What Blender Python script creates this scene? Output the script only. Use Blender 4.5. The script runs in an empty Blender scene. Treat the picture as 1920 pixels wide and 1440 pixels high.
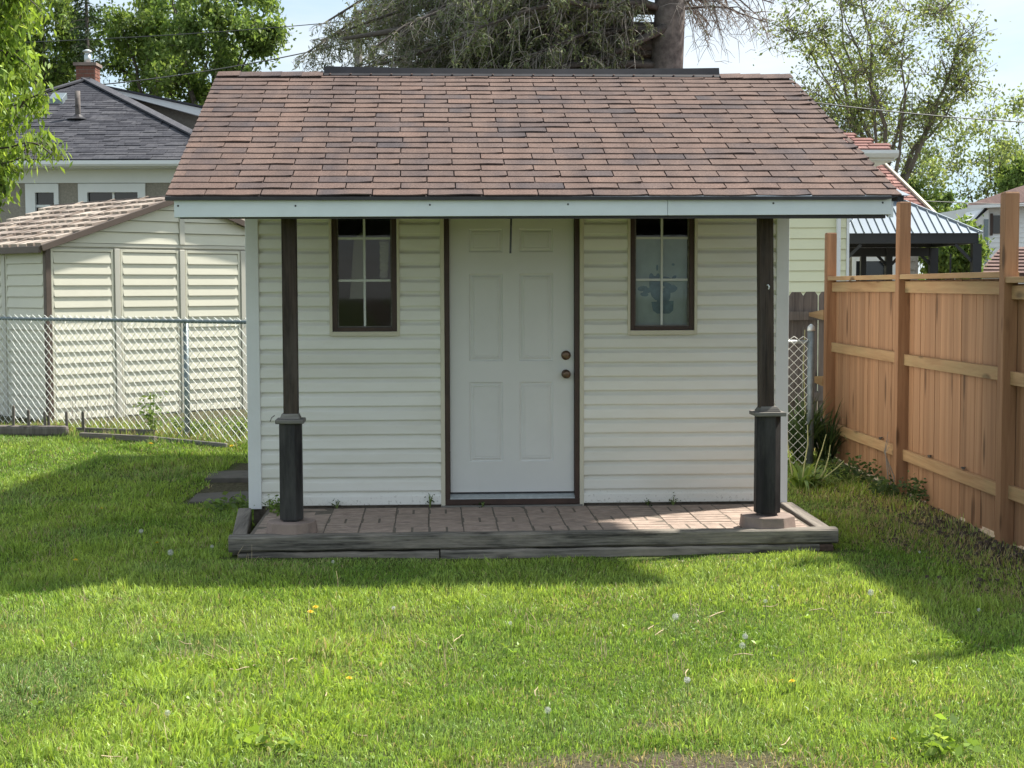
import bpy, bmesh, math, random
import numpy as np
from mathutils import Vector, Matrix

R = math.radians
rnd = random.Random(11)
npr = np.random.default_rng(5)
sc = bpy.context.scene
COL = sc.collection

# ------------------------------------------------------------------ camera
F, H = 2850.0, 1.70                       # focal length in pixels of the 1920 px photo, eye height
PITCH, ROLL = math.atan(182 / 2850), 0.003
fwd = Vector((0, math.cos(PITCH), -math.sin(PITCH)))
up0 = Vector((0, math.sin(PITCH), math.cos(PITCH)))
rt0 = Vector((1, 0, 0))
rt = rt0 * math.cos(ROLL) - up0 * math.sin(ROLL)
up = up0 * math.cos(ROLL) + rt0 * math.sin(ROLL)
cam_d = bpy.data.cameras.new('camera')
cam_d.sensor_width = 36.0
cam_d.lens = 36.0 * F / 1920
cam_d.clip_end = 2000
cam = bpy.data.objects.new('camera', cam_d)
M = Matrix.Identity(4)
for i in range(3):
    M[i][0], M[i][1], M[i][2] = rt[i], up[i], -fwd[i]
M[2][3] = H
cam.matrix_world = M
COL.objects.link(cam)
sc.camera = cam

# ------------------------------------------------------------------ sky, sun, exposure
SUN_TO = Vector((1.53, 0.88, 2.25)).normalized()          # towards the sun
SUN_EL = math.asin(SUN_TO.z)
SUN_AZ = math.atan2(SUN_TO.x, SUN_TO.y)                   # clockwise from +Y
world = bpy.data.worlds.new('World')
sc.world = world
world.use_nodes = True
wt = world.node_tree
wt.nodes.clear()
def wn(t, **k):
    n = wt.nodes.new(t)
    for a, b in k.items():
        setattr(n, a, b)
    return n
sky = wn('ShaderNodeTexSky', sky_type='NISHITA', sun_disc=False)
sky.sun_elevation = SUN_EL
sky.sun_rotation = SUN_AZ
sky.air_density = 1.0
sky.dust_density = 0.6
tc = wn('ShaderNodeTexCoord')
mp = wn('ShaderNodeMapping')
mp.inputs['Scale'].default_value = (1.0, 1.0, 4.5)
mp.inputs['Location'].default_value = (3.2, 0.0, 0.55)
nz = wn('ShaderNodeTexNoise')
nz.inputs['Scale'].default_value = 2.1
nz.inputs['Detail'].default_value = 9
nz.inputs['Roughness'].default_value = 0.56
nz.inputs['Distortion'].default_value = 0.35
rp = wn('ShaderNodeValToRGB')
rp.color_ramp.elements[0].position = 0.36
rp.color_ramp.elements[1].position = 0.60
# thin cloud veil over the whole sky: pale blue where it is thin, white where it is thick
rp.color_ramp.elements[0].color = (0.56, 0.76, 0.93, 1)
rp.color_ramp.elements[1].color = (0.96, 0.99, 1.0, 1)
mix = wn('ShaderNodeMix', data_type='RGBA')
mix.inputs['Factor'].default_value = 0.86
veil = wn('ShaderNodeVectorMath', operation='SCALE')
veil.inputs['Scale'].default_value = 3.0                  # veil radiance, in the units of the sky texture
bg = wn('ShaderNodeBackground')
bg.inputs['Strength'].default_value = 0.10
wo = wn('ShaderNodeOutputWorld')
L = wt.links.new
L(tc.outputs['Generated'], mp.inputs['Vector'])
L(mp.outputs['Vector'], nz.inputs['Vector'])
L(nz.outputs['Fac'], rp.inputs['Fac'])
L(rp.outputs['Color'], veil.inputs[0])
L(veil.outputs[0], mix.inputs['B'])
L(sky.outputs['Color'], mix.inputs['A'])
L(mix.outputs['Result'], bg.inputs['Color'])
L(bg.outputs['Background'], wo.inputs['Surface'])

sun_d = bpy.data.lights.new('sun', 'SUN')
sun_d.energy = 3.0
sun_d.angle = R(2.6)                  # veiled by thin cloud: the photograph's shadow edges are soft
sun_d.color = (1.0, 0.95, 0.86)
sun = bpy.data.objects.new('sun', sun_d)
sun.rotation_euler = (-SUN_TO).to_track_quat('-Z', 'Y').to_euler()
COL.objects.link(sun)

vs = sc.view_settings
vs.view_transform = 'Standard'
vs.look = 'None'
vs.exposure = 1.7
vs.gamma = 1.0
vs.use_curve_mapping = False
sc.cycles.max_bounces = 5
sc.cycles.diffuse_bounces = 3
sc.cycles.transparent_max_bounces = 8

# ------------------------------------------------------------------ helpers
def at(px, py, Y):
    """photo pixel -> world point at depth Y"""
    d = fwd + rt * ((px - 960) / F) + up * ((720 - py) / F)
    t = Y / d.y
    return Vector((d.x * t, Y, H + d.z * t))

def sstep(a, b, x):
    t = np.clip((x - a) / (b - a), 0, 1)
    return t * t * (3 - 2 * t)

def gz(x, y):
    """ground height of the yard"""
    side = 1 - 0.75 * sstep(-0.5, 1.8, np.asarray(x, float))
    return 0.20 * sstep(11.0, 15.2, np.asarray(y, float)) * side

def link(o):
    COL.objects.link(o)
    return o

def empty(name, loc=(0, 0, 0), rz=0.0):
    o = bpy.data.objects.new(name, None)
    o.empty_display_size = 0.2
    o.location = loc
    o.rotation_euler = (0, 0, rz)
    return link(o)

def tag(o, label=None, cat=None, group=None, kind=None):
    if label: o['label'] = label
    if cat: o['category'] = cat
    if group: o['group'] = group
    if kind: o['kind'] = kind
    return o

def copy_tree(o, parent=None):
    kids = [c for c in bpy.data.objects if c.parent == o]
    c = o.copy()
    COL.objects.link(c)
    c.parent = parent
    for ch in kids:
        copy_tree(ch, c)
    return c

def put(name, mesh, parent=None, loc=(0, 0, 0), rot=(0, 0, 0), scale=(1, 1, 1)):
    o = bpy.data.objects.new(name, mesh)
    o.location, o.rotation_euler, o.scale = loc, rot, scale
    o.parent = parent
    return link(o)

class MB:
    def __init__(s):
        s.v, s.f = [], []
    def add(s, vs, fs):
        n = len(s.v)
        s.v += [tuple(p) for p in vs]
        s.f += [tuple(i + n for i in f) for f in fs]
        return s
    def box(s, x0, x1, y0, y1, z0, z1):
        return s.add([(x0, y0, z0), (x1, y0, z0), (x1, y1, z0), (x0, y1, z0), (x0, y0, z1), (x1, y0, z1), (x1, y1, z1), (x0, y1, z1)],
                     [(0, 3, 2, 1), (4, 5, 6, 7), (0, 1, 5, 4), (1, 2, 6, 5), (2, 3, 7, 6), (3, 0, 4, 7)])
    def hexa(s, b, t):
        """bottom 4 points, top 4 points (ccw from above)"""
        return s.add(list(b) + list(t), [(0, 3, 2, 1), (4, 5, 6, 7), (0, 1, 5, 4), (1, 2, 6, 5), (2, 3, 7, 6), (3, 0, 4, 7)])
    def beam(s, a, b, w, h, upv=(0, 0, 1)):
        a, b = Vector(a), Vector(b)
        d = (b - a).normalized()
        u = Vector(upv)
        x = d.cross(u)
        if x.length < 1e-4:
            x = d.cross(Vector((1, 0, 0)))
        x.normalize()
        z = x.cross(d)
        x, z = x * w / 2, z * h / 2
        return s.hexa([a - x - z, a + x - z, b + x - z, b - x - z], [a - x + z, a + x + z, b + x + z, b - x + z])
    def prism(s, poly, y0, y1):
        """poly in (x,z), extruded in y"""
        n = len(poly)
        v = [(x, y0, z) for x, z in poly] + [(x, y1, z) for x, z in poly]
        f = [tuple(range(n)), tuple(range(2 * n - 1, n - 1, -1))]
        f += [(i, i + n, (i + 1) % n + n, (i + 1) % n) for i in range(n)]
        return s.add(v, f)
    def prismx(s, poly, x0, x1):
        """poly in (y,z), extruded in x"""
        n = len(poly)
        v = [(x0, y, z) for y, z in poly] + [(x1, y, z) for y, z in poly]
        f = [tuple(range(n - 1, -1, -1)), tuple(range(n, 2 * n))]
        f += [(i, (i + 1) % n, (i + 1) % n + n, i + n) for i in range(n)]
        return s.add(v, f)
    def prismz(s, poly, z0, z1, poly2=None):
        n = len(poly)
        p2 = poly2 or poly
        v = [(x, y, z0) for x, y in poly] + [(x, y, z1) for x, y in p2]
        f = [tuple(range(n - 1, -1, -1)), tuple(range(n, 2 * n))]
        f += [(i, (i + 1) % n, (i + 1) % n + n, i + n) for i in range(n)]
        return s.add(v, f)
    def tube(s, pts, rad, n=6, cap=True):
        pts = [Vector(p) for p in pts]
        if not hasattr(rad, '__len__'):
            rad = [rad] * len(pts)
        base = len(s.v)
        d0 = (pts[1] - pts[0]).normalized()
        x = d0.cross(Vector((0.13, 0.31, 0.94)))
        if x.length < 1e-3:
            x = d0.cross(Vector((1, 0, 0)))
        x.normalize()
        for i, p in enumerate(pts):
            d = (pts[min(i + 1, len(pts) - 1)] - pts[max(i - 1, 0)])
            if d.length < 1e-9:
                d = d0
            d.normalize()
            x = x - d * x.dot(d)
            if x.length < 1e-6:
                x = d.cross(Vector((0.3, 0.5, 0.8)))
            x.normalize()
            y = d.cross(x)
            for k in range(n):
                a = 2 * math.pi * k / n
                s.v.append(tuple(p + (x * math.cos(a) + y * math.sin(a)) * rad[i]))
        for i in range(len(pts) - 1):
            for k in range(n):
                a, b = base + i * n + k, base + i * n + (k + 1) % n
                s.f.append((a, b, b + n, a + n))
        if cap:
            s.f.append(tuple(base + k for k in range(n - 1, -1, -1)))
            e = base + (len(pts) - 1) * n
            s.f.append(tuple(e + k for k in range(n)))
        return s
    def lathe(s, prof, c=(0, 0, 0), n=16, axis='z'):
        base = len(s.v)
        for r, h in prof:
            for k in range(n):
                a = 2 * math.pi * k / n
                p = (r * math.cos(a), r * math.sin(a), h)
                if axis == 'y':
                    p = (p[0], -p[2], p[1])
                s.v.append((c[0] + p[0], c[1] + p[1], c[2] + p[2]))
        for i in range(len(prof) - 1):
            for k in range(n):
                a, b = base + i * n + k, base + i * n + (k + 1) % n
                s.f.append((a, b, b + n, a + n))
        s.f.append(tuple(base + k for k in range(n - 1, -1, -1)))
        e = base + (len(prof) - 1) * n
        s.f.append(tuple(e + k for k in range(n)))
        return s
    def mesh(s, name, mat, smooth=False):
        me = bpy.data.meshes.new(name)
        me.from_pydata(s.v, [], s.f)
        if mat: me.materials.append(mat)
        me.update()
        if smooth:
            me.shade_smooth()
        return me
    def build(s, name, mat, parent=None, loc=(0, 0, 0), rot=(0, 0, 0), smooth=False, bevel=0.0, seg=2):
        o = put(name, s.mesh(name, mat, smooth), parent, loc, rot)
        if bevel:
            m = o.modifiers.new('bevel', 'BEVEL')
            m.width, m.segments, m.limit_method = bevel, seg, 'ANGLE'
        return o

def np_mesh(name, verts, faces, mat, cols=None, fsize=3):
    """fast mesh from arrays; cols is one colour per vertex"""
    me = bpy.data.meshes.new(name)
    nv, nf = len(verts), len(faces)
    me.vertices.add(nv)
    me.vertices.foreach_set('co', np.ascontiguousarray(verts, np.float32).ravel())
    me.loops.add(nf * fsize)
    me.loops.foreach_set('vertex_index', np.ascontiguousarray(faces, np.int32).ravel())
    me.polygons.add(nf)
    me.polygons.foreach_set('loop_start', np.arange(0, nf * fsize, fsize, dtype=np.int32))
    if cols is not None:
        a = me.color_attributes.new('tint', 'FLOAT_COLOR', 'POINT')
        c = np.ones((nv, 4), np.float32)
        c[:, :3] = cols
        a.data.foreach_set('color', c.ravel())
    me.materials.append(mat)
    me.update(calc_edges=True)
    me.validate()
    return me

_g = npr.random((256, 256))
def vnoise(x, y, s):
    x, y = np.asarray(x) * s + 91.3, np.asarray(y) * s + 47.7
    xi, yi = np.floor(x).astype(int), np.floor(y).astype(int)
    fx, fy = x - xi, y - yi
    fx, fy = fx * fx * (3 - 2 * fx), fy * fy * (3 - 2 * fy)
    g = lambda a, b: _g[a & 255, b & 255]
    return (g(xi, yi) * (1 - fx) + g(xi + 1, yi) * fx) * (1 - fy) + (g(xi, yi + 1) * (1 - fx) + g(xi + 1, yi + 1) * fx) * fy

# ------------------------------------------------------------------ materials
class NT:
    def __init__(s, name):
        s.m = bpy.data.materials.new(name)
        s.m.use_nodes = True
        s.t = s.m.node_tree
        s.p = s.t.nodes['Principled BSDF']
        s.out = s.t.nodes['Material Output']
    def n(s, t, **k):
        nd = s.t.nodes.new(t)
        for a, b in k.items():
            setattr(nd, a, b)
        return nd
    def l(s, a, b):
        s.t.links.new(a, b)
    def coord(s, scale=(1, 1, 1), kind='Object', rand=0.0):
        tc = s.n('ShaderNodeTexCoord')
        mp = s.n('ShaderNodeMapping')
        mp.inputs['Scale'].default_value = scale
        if kind == 'World':
            g = s.n('ShaderNodeNewGeometry')
            src = g.outputs['Position']
        else:
            src = tc.outputs[kind]
        if rand:
            oi = s.n('ShaderNodeObjectInfo')
            mu = s.n('ShaderNodeMath', operation='MULTIPLY')
            mu.inputs[1].default_value = rand
            s.l(oi.outputs['Random'], mu.inputs[0])
            ad = s.n('ShaderNodeVectorMath', operation='ADD')
            s.l(src, ad.inputs[0])
            s.l(mu.outputs[0], ad.inputs[1])
            src = ad.outputs[0]
        s.l(src, mp.inputs['Vector'])
        return mp.outputs['Vector']
    def noise(s, vec, scale, detail=4, rough=0.55, dist=0.0):
        n = s.n('ShaderNodeTexNoise')
        n.inputs['Scale'].default_value = scale
        n.inputs['Detail'].default_value = detail
        n.inputs['Roughness'].default_value = rough
        n.inputs['Distortion'].default_value = dist
        s.l(vec, n.inputs['Vector'])
        return n.outputs['Fac']
    def ramp(s, fac, stops):
        r = s.n('ShaderNodeValToRGB')
        e = r.color_ramp.elements
        while len(e) < len(stops):
            e.new(0.5)
        for i, (p, c) in enumerate(stops):
            e[i].position = p
            e[i].color = (*c, 1) if len(c) == 3 else c
        s.l(fac, r.inputs['Fac'])
        return r.outputs['Color']
    def mixc(s, fac, a, b, mode='MIX'):
        m = s.n('ShaderNodeMix', data_type='RGBA', blend_type=mode)
        for key, val in (('Factor', fac), ('A', a), ('B', b)):
            if hasattr(val, 'links') or hasattr(val, 'is_output'):
                s.l(val, m.inputs[key])
            elif key == 'Factor':
                m.inputs[key].default_value = val
            else:
                m.inputs[key].default_value = (*val, 1)
        return m.outputs['Result']
    def bump(s, h, strength=0.3, dist=0.01):
        b = s.n('ShaderNodeBump')
        b.inputs['Strength'].default_value = strength
        b.inputs['Distance'].default_value = dist
        s.l(h, b.inputs['Height'])
        s.l(b.outputs['Normal'], s.p.inputs['Normal'])
    def col(s, c):
        if hasattr(c, 'is_output'):
            s.l(c, s.p.inputs['Base Color'])
        else:
            s.p.inputs['Base Color'].default_value = (*c, 1)
    def rough(s, r, spec=0.5, metal=0.0):
        s.p.inputs['Roughness'].default_value = r
        s.p.inputs['Specular IOR Level'].default_value = spec
        s.p.inputs['Metallic'].default_value = metal

def m_plain(name, c, rough=0.6, var=0.12, scale=6.0, metal=0.0, spec=0.4, rand=3.0, bump=0.0, dirt=None, dirt_amt=0.5):
    t = NT(name)
    v = t.coord(kind='Object', rand=rand)
    n = t.noise(v, scale, 5, 0.6)
    lo = tuple(x * (1 - var) for x in c)
    hi = tuple(min(1, x * (1 + var)) for x in c)
    cc = t.ramp(n, [(0.3, lo), (0.7, hi)])
    if dirt:
        n2 = t.noise(v, scale * 0.45, 6, 0.7)
        f = t.ramp(n2, [(0.48, (0, 0, 0)), (0.75, (dirt_amt,) * 3)])
        cc = t.mixc(f, cc, dirt)
    t.col(cc)
    t.rough(rough, spec, metal)
    if bump:
        t.bump(t.noise(v, scale * 12, 3), bump, 0.004)
    return t.m

def m_wood(name, dark, light, axis='x', grain=60.0, rough=0.75, bump=0.35, knots=True, tone=0.25, extra=None, span=(0.34, 0.64)):
    t = NT(name)
    st = {'x': (0.06, 1, 1), 'y': (1, 0.06, 1), 'z': (1, 1, 0.06)}[axis]
    v = t.coord(st, 'Object', rand=17.0)
    g = t.noise(v, grain, 6, 0.65, 0.4)
    w = t.noise(v, grain * 0.2, 4, 0.6, 1.2)
    c = t.ramp(g, [(span[0], dark), (span[1], light)])
    c2 = t.ramp(w, [(0.30, tuple(x * 0.72 for x in dark)), (0.7, tuple(min(1, x * 1.12) for x in light))])
    c = t.mixc(0.5, c, c2)
    if knots:
        kst = {'x': (0.33, 1, 1), 'y': (1, 0.33, 1), 'z': (1, 1, 0.33)}[axis]
        kv = t.coord(kst, 'Object', rand=31.0)
        vo = t.n('ShaderNodeTexVoronoi')
        vo.inputs['Scale'].default_value = 5.5
        t.l(kv, vo.inputs['Vector'])
        kf = t.ramp(vo.outputs['Distance'], [(0.10, (0.85,) * 3), (0.19, (0, 0, 0))])
        c = t.mixc(kf, c, tuple(x * 0.35 for x in dark))
    oi = t.n('ShaderNodeObjectInfo')
    tr = t.ramp(oi.outputs['Random'], [(0.0, (1 - tone, 1 - tone * 1.05, 1 - tone * 1.1)), (1.0, (1 + tone, 1 + tone * 0.92, 1 + tone * 0.85))])
    c = t.mixc(1.0, c, tr, 'MULTIPLY')
    if extra:
        v3 = t.coord((0.25, 1, 1) if axis == 'x' else (1, 1, 0.25), 'Object', rand=9.0)
        n3 = t.noise(v3, 5.0, 5, 0.7)
        f3 = t.ramp(n3, [(0.45, (0, 0, 0)), (0.70, (extra[1],) * 3)])
        c = t.mixc(f3, c, extra[0])
    t.col(c)
    t.rough(rough, 0.25)
    t.bump(g, bump, 0.004)
    return t.m

def m_leaf(name, trans=0.35, rough=0.55):
    t = NT(name)
    a = t.n('ShaderNodeAttribute', attribute_name='tint')
    c = a.outputs['Color']
    t.col(c)
    t.rough(rough, 0.3)
    tr = t.n('ShaderNodeBsdfTranslucent')
    g = t.mixc(1.0, c, (1.25, 1.2, 0.75), 'MULTIPLY')
    t.l(g, tr.inputs['Color'])
    ms = t.n('ShaderNodeMixShader')
    ms.inputs['Fac'].default_value = trans
    t.l(t.p.outputs['BSDF'], ms.inputs[1])
    t.l(tr.outputs['BSDF'], ms.inputs[2])
    t.l(ms.outputs['Shader'], t.out.inputs['Surface'])
    return t.m

def m_siding(name, c, dirt, amt):
    t = NT(name)
    v = t.coord((0.35, 1, 1.6), 'World')
    n = t.noise(v, 2.4, 6, 0.65)
    f = t.ramp(n, [(0.40, (0, 0, 0)), (0.78, (amt,) * 3)])
    v2 = t.coord((1, 1, 1), 'World')
    n2 = t.noise(v2, 140, 2, 0.5)
    sp = t.ramp(n2, [(0.70, (0, 0, 0)), (0.80, (0.35,) * 3)])
    cc = t.mixc(f, c, dirt)
    cc = t.mixc(sp, cc, tuple(x * 0.6 for x in dirt))
    # mud splashed up from the ground: specks thinning out with height
    g = t.n('ShaderNodeNewGeometry')
    sx = t.n('ShaderNodeSeparateXYZ')
    t.l(g.outputs['Position'], sx.inputs[0])
    mr = t.n('ShaderNodeMapRange')
    mr.inputs['From Min'].default_value = 0.10
    mr.inputs['From Max'].default_value = 0.42
    mr.inputs['To Min'].default_value = 0.16
    mr.inputs['To Max'].default_value = -0.12
    t.l(sx.outputs['Z'], mr.inputs['Value'])
    ad = t.n('ShaderNodeMath', operation='ADD')
    t.l(t.noise(v2, 55, 5, 0.75), ad.inputs[0])
    t.l(mr.outputs['Result'], ad.inputs[1])
    mud = t.ramp(ad.outputs[0], [(0.66, (0, 0, 0)), (0.78, (0.6,) * 3)])
    cc = t.mixc(mud, cc, (0.20, 0.16, 0.11))
    oi = t.n('ShaderNodeObjectInfo')
    tr = t.ramp(oi.outputs['Random'], [(0, (0.95, 0.95, 0.945)), (1, (1.03, 1.03, 1.03))])
    t.col(t.mixc(1.0, cc, tr, 'MULTIPLY'))
    t.rough(0.42, 0.4)
    t.bump(t.noise(t.coord((0.15, 1, 1), 'World'), 90, 2), 0.05, 0.003)
    return t.m

def m_shingle(name, stops, rand_w=0.55):
    t = NT(name)
    v = t.coord((1, 1, 1), 'World')
    oi = t.n('ShaderNodeObjectInfo')
    # blend zones inside a tab: stretched noise with a per-tab offset
    v2 = t.coord((5.5, 0.05, 0.05), 'Object', rand=57.0)
    n2 = t.noise(v2, 1.0, 1, 0.4)
    mu = t.n('ShaderNodeMath', operation='MULTIPLY_ADD')
    mu.inputs[1].default_value = rand_w
    t.l(oi.outputs['Random'], mu.inputs[0])
    mu2 = t.n('ShaderNodeMath', operation='MULTIPLY')
    mu2.inputs[1].default_value = 1 - rand_w
    t.l(n2, mu2.inputs[0])
    t.l(mu2.outputs[0], mu.inputs[2])
    c = t.ramp(mu.outputs[0], stops)
    gr = t.noise(v, 420, 2, 0.6)
    gc = t.ramp(gr, [(0.3, (0.52, 0.52, 0.55)), (0.55, (1, 1, 1)), (0.75, (1.6, 1.5, 1.45))])
    c = t.mixc(1.0, c, gc, 'MULTIPLY')
    big = t.noise(v, 1.3, 4, 0.6)
    bc = t.ramp(big, [(0.3, (0.86, 0.86, 0.88)), (0.7, (1.1, 1.08, 1.06))])
    c = t.mixc(1.0, c, bc, 'MULTIPLY')
    md = t.noise(v, 85, 3, 0.7)
    c = t.mixc(1.0, c, t.ramp(md, [(0.3, (0.72, 0.72, 0.73)), (0.5, (1, 1, 1)), (0.72, (1.32, 1.28, 1.25))]), 'MULTIPLY')
    stv = t.coord((9, 0.7, 0.7), 'World')
    st = t.noise(stv, 1.0, 4, 0.6)
    t.col(t.mixc(1.0, c, t.ramp(st, [(0.3, (0.86, 0.86, 0.87)), (0.7, (1.12, 1.11, 1.10))]), 'MULTIPLY'))
    t.rough(0.9, 0.15)
    t.bump(gr, 0.5, 0.003)
    return t.m

def m_glass(name, tint=(0.9, 0.95, 1.0)):
    t = NT(name)
    tr = t.n('ShaderNodeBsdfTransparent')
    tr.inputs['Color'].default_value = (*[x * 0.82 for x in tint], 1)
    gl = t.n('ShaderNodeBsdfGlossy')
    gl.inputs['Roughness'].default_value = 0.03
    fr = t.n('ShaderNodeFresnel')
    fr.inputs['IOR'].default_value = 1.5
    ms = t.n('ShaderNodeMixShader')
    t.l(fr.outputs['Fac'], ms.inputs['Fac'])
    t.l(tr.outputs['BSDF'], ms.inputs[1])
    t.l(gl.outputs['BSDF'], ms.inputs[2])
    t.l(ms.outputs['Shader'], t.out.inputs['Surface'])
    return t.m

MT = {}
MT['siding'] = m_siding('vinyl_siding', (0.83, 0.82, 0.765), (0.52, 0.47, 0.34), 0.38)
MT['trimwhite'] = m_plain('white_trim', (0.78, 0.79, 0.785), 0.45, 0.04, 3, dirt=(0.45, 0.43, 0.36), dirt_amt=0.22)
MT['jtrim'] = m_plain('cream_channel', (0.62, 0.58, 0.46), 0.5, 0.06, 4)
MT['brown'] = m_plain('brown_frame_paint', (0.055, 0.030, 0.022), 0.45, 0.25, 8)
MT['bronze'] = m_plain('bronze_hardware', (0.16, 0.105, 0.07), 0.38, 0.2, 20, metal=0.7)
MT['door'] = m_plain('door_paint', (0.69, 0.685, 0.665), 0.40, 0.03, 2, dirt=(0.46, 0.47, 0.42), dirt_amt=0.25)
MT['fascia'] = m_plain('fascia_paint', (0.66, 0.71, 0.735), 0.5, 0.05, 3, dirt=(0.5, 0.52, 0.5), dirt_amt=0.25)
MT['drip'] = m_plain('drip_edge', (0.035, 0.033, 0.036), 0.5, 0.3, 9)
MT['deckdark'] = m_plain('roof_felt', (0.040, 0.032, 0.030), 0.95, 0.3, 15)
MT['shingle'] = m_shingle('brown_shingle', [(0.22, (0.082, 0.070, 0.072)), (0.36, (0.112, 0.086, 0.080)), (0.50, (0.140, 0.102, 0.088)), (0.75, (0.162, 0.112, 0.093))], 0.36)
MT['ridge'] = m_plain('ridge_metal', (0.022, 0.020, 0.023), 0.5, 0.35, 6)
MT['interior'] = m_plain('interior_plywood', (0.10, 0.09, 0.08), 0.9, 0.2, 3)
MT['postwood'] = m_wood('stained_post_wood', (0.010, 0.008, 0.007), (0.080, 0.058, 0.045), 'z', 55, 0.7, 0.5, True, 0.1, ((0.105, 0.09, 0.08), 0.55))
MT['sleeve'] = m_wood('charred_sleeve_wood', (0.006, 0.006, 0.007), (0.026, 0.024, 0.027), 'z', 45, 0.55, 0.4, False, 0.1, ((0.10, 0.095, 0.09), 0.5))
MT['collar'] = m_wood('grey_collar_wood', (0.09, 0.085, 0.08), (0.22, 0.21, 0.19), 'x', 60, 0.8, 0.4, False)
MT['timber'] = m_wood('weathered_timber', (0.016, 0.015, 0.014), (0.24, 0.22, 0.19), 'x', 80, 0.85, 1.0, True, 0.12, ((0.33, 0.285, 0.235), 0.85), (0.38, 0.62))
MT['timbery'] = m_wood('weathered_timber_side', (0.08, 0.07, 0.062), (0.28, 0.25, 0.215), 'y', 42, 0.85, 0.7, True, 0.15)
MT['endgrain'] = m_plain('timber_end_grain', (0.085, 0.055, 0.042), 0.9, 0.4, 30, bump=0.5)
MT['concrete'] = m_plain('pink_concrete', (0.27, 0.205, 0.175), 0.92, 0.16, 9, dirt=(0.12, 0.10, 0.085), dirt_amt=0.7, bump=0.4)
MT['paver'] = m_plain('clay_paver', (0.36, 0.275, 0.225), 0.92, 0.25, 14, dirt=(0.20, 0.17, 0.14), dirt_amt=0.6, rand=29, bump=0.4)
MT['joint'] = m_plain('paver_joint_sand', (0.15, 0.125, 0.10), 0.95, 0.3, 30)
MT['slab'] = m_plain('grey_stone_slab', (0.105, 0.092, 0.080), 0.95, 0.22, 10, dirt=(0.08, 0.08, 0.05), dirt_amt=0.7, bump=0.5)
MT['glass'] = m_glass('window_glass')
MT['muntin'] = m_plain('muntin_grille', (0.62, 0.64, 0.62), 0.5, 0.05, 5)
MT['blind'] = m_plain('frosted_blind', (0.60, 0.66, 0.58), 0.8, 0.12, 7)
MT['stencil'] = m_plain('blue_stencil', (0.24, 0.35, 0.38), 0.8, 0.22, 25)
MT['cedar'] = m_wood('cedar_board', (0.295, 0.150, 0.080), (0.435, 0.262, 0.155), 'z', 38, 0.7, 0.25, True, 0.14, None, (0.24, 0.76))
MT['cedarpost'] = m_wood('cedar_post', (0.23, 0.115, 0.060), (0.40, 0.225, 0.125), 'z', 34, 0.7, 0.25, True, 0.10)
MT['cedarrail'] = m_wood('cedar_rail', (0.31, 0.180, 0.088), (0.49, 0.320, 0.175), 'x', 34, 0.7, 0.25, True, 0.10, ((0.36, 0.31, 0.16), 0.45))
MT['greypicket'] = m_wood('old_grey_picket', (0.085, 0.074, 0.070), (0.215, 0.190, 0.175), 'z', 40, 0.9, 0.4, True, 0.15)
MT['galv'] = m_plain('galvanised_steel', (0.50, 0.54, 0.55), 0.45, 0.12, 20, metal=0.55)
MT['wire'] = m_plain('galvanised_wire', (0.86, 0.88, 0.84), 0.4, 0.06, 20)
MT['galvdark'] = m_plain('weathered_steel_pipe', (0.20, 0.24, 0.26), 0.5, 0.2, 20, metal=0.5)
MT['vinylshed'] = m_plain('cream_resin_panel', (0.63, 0.61, 0.505), 0.5, 0.03, 2)
MT['vinylmull'] = m_plain('cream_resin_channel', (0.55, 0.53, 0.465), 0.5, 0.04, 2)
MT['shedbrown'] = m_plain('brown_resin_trim', (0.105, 0.078, 0.064), 0.5, 0.12, 5)
def m_tile():
    t = NT('resin_roof_tile')
    oi = t.n('ShaderNodeObjectInfo')
    c = t.ramp(oi.outputs['Random'], [(0.0, (0.23, 0.18, 0.15)), (0.45, (0.36, 0.295, 0.245)), (1.0, (0.52, 0.445, 0.375))])
    n = t.noise(t.coord((1, 1, 1), 'World'), 14, 4, 0.6)
    t.col(t.mixc(1.0, c, t.ramp(n, [(0.3, (0.8, 0.8, 0.8)), (0.7, (1.15, 1.13, 1.1))]), 'MULTIPLY'))
    t.rough(0.55, 0.4)
    return t.m
MT['tile'] = m_tile()
MT['tilebase'] = m_plain('resin_roof_sheet', (0.065, 0.042, 0.035), 0.7, 0.2, 5)
MT['stucco'] = m_plain('grey_stucco', (0.30, 0.275, 0.235), 0.95, 0.18, 30, bump=0.6)
MT['housewhite'] = m_plain('white_house_trim', (0.78, 0.80, 0.80), 0.5, 0.03, 3)
MT['darkshingle'] = m_shingle('charcoal_shingle', [(0.2, (0.040, 0.042, 0.052)), (0.45, (0.060, 0.063, 0.075)), (0.75, (0.088, 0.091, 0.103))])
MT['brick'] = m_plain('red_brick', (0.20, 0.085, 0.060), 0.9, 0.2, 20, rand=25)
MT['mortar'] = m_plain('mortar', (0.30, 0.25, 0.22), 0.95, 0.1, 20)
MT['darkglass'] = m_plain('dark_window_pane', (0.012, 0.014, 0.016), 0.06, 0.2, 2, spec=0.6)
MT['yellow'] = m_plain('pale_yellow_siding', (0.80, 0.80, 0.56), 0.5, 0.03, 1)
MT['pinkroof'] = m_shingle('red_shingle', [(0.2, (0.22, 0.115, 0.10)), (0.5, (0.29, 0.16, 0.14)), (0.8, (0.35, 0.205, 0.18))])
MT['greymetal'] = m_plain('grey_metal_roof', (0.25, 0.295, 0.345), 0.45, 0.05, 2, metal=0.2)
MT['blackmetal'] = m_plain('charcoal_metal_frame', (0.022, 0.024, 0.028), 0.5, 0.15, 5)
MT['brownroof'] = m_shingle('far_brown_shingle', [(0.2, (0.10, 0.065, 0.06)), (0.8, (0.19, 0.13, 0.115))])
MT['leaf'] = m_leaf('leaf', 0.46)
MT['needle'] = m_leaf('spruce_needle', 0.12, 0.8)
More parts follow.
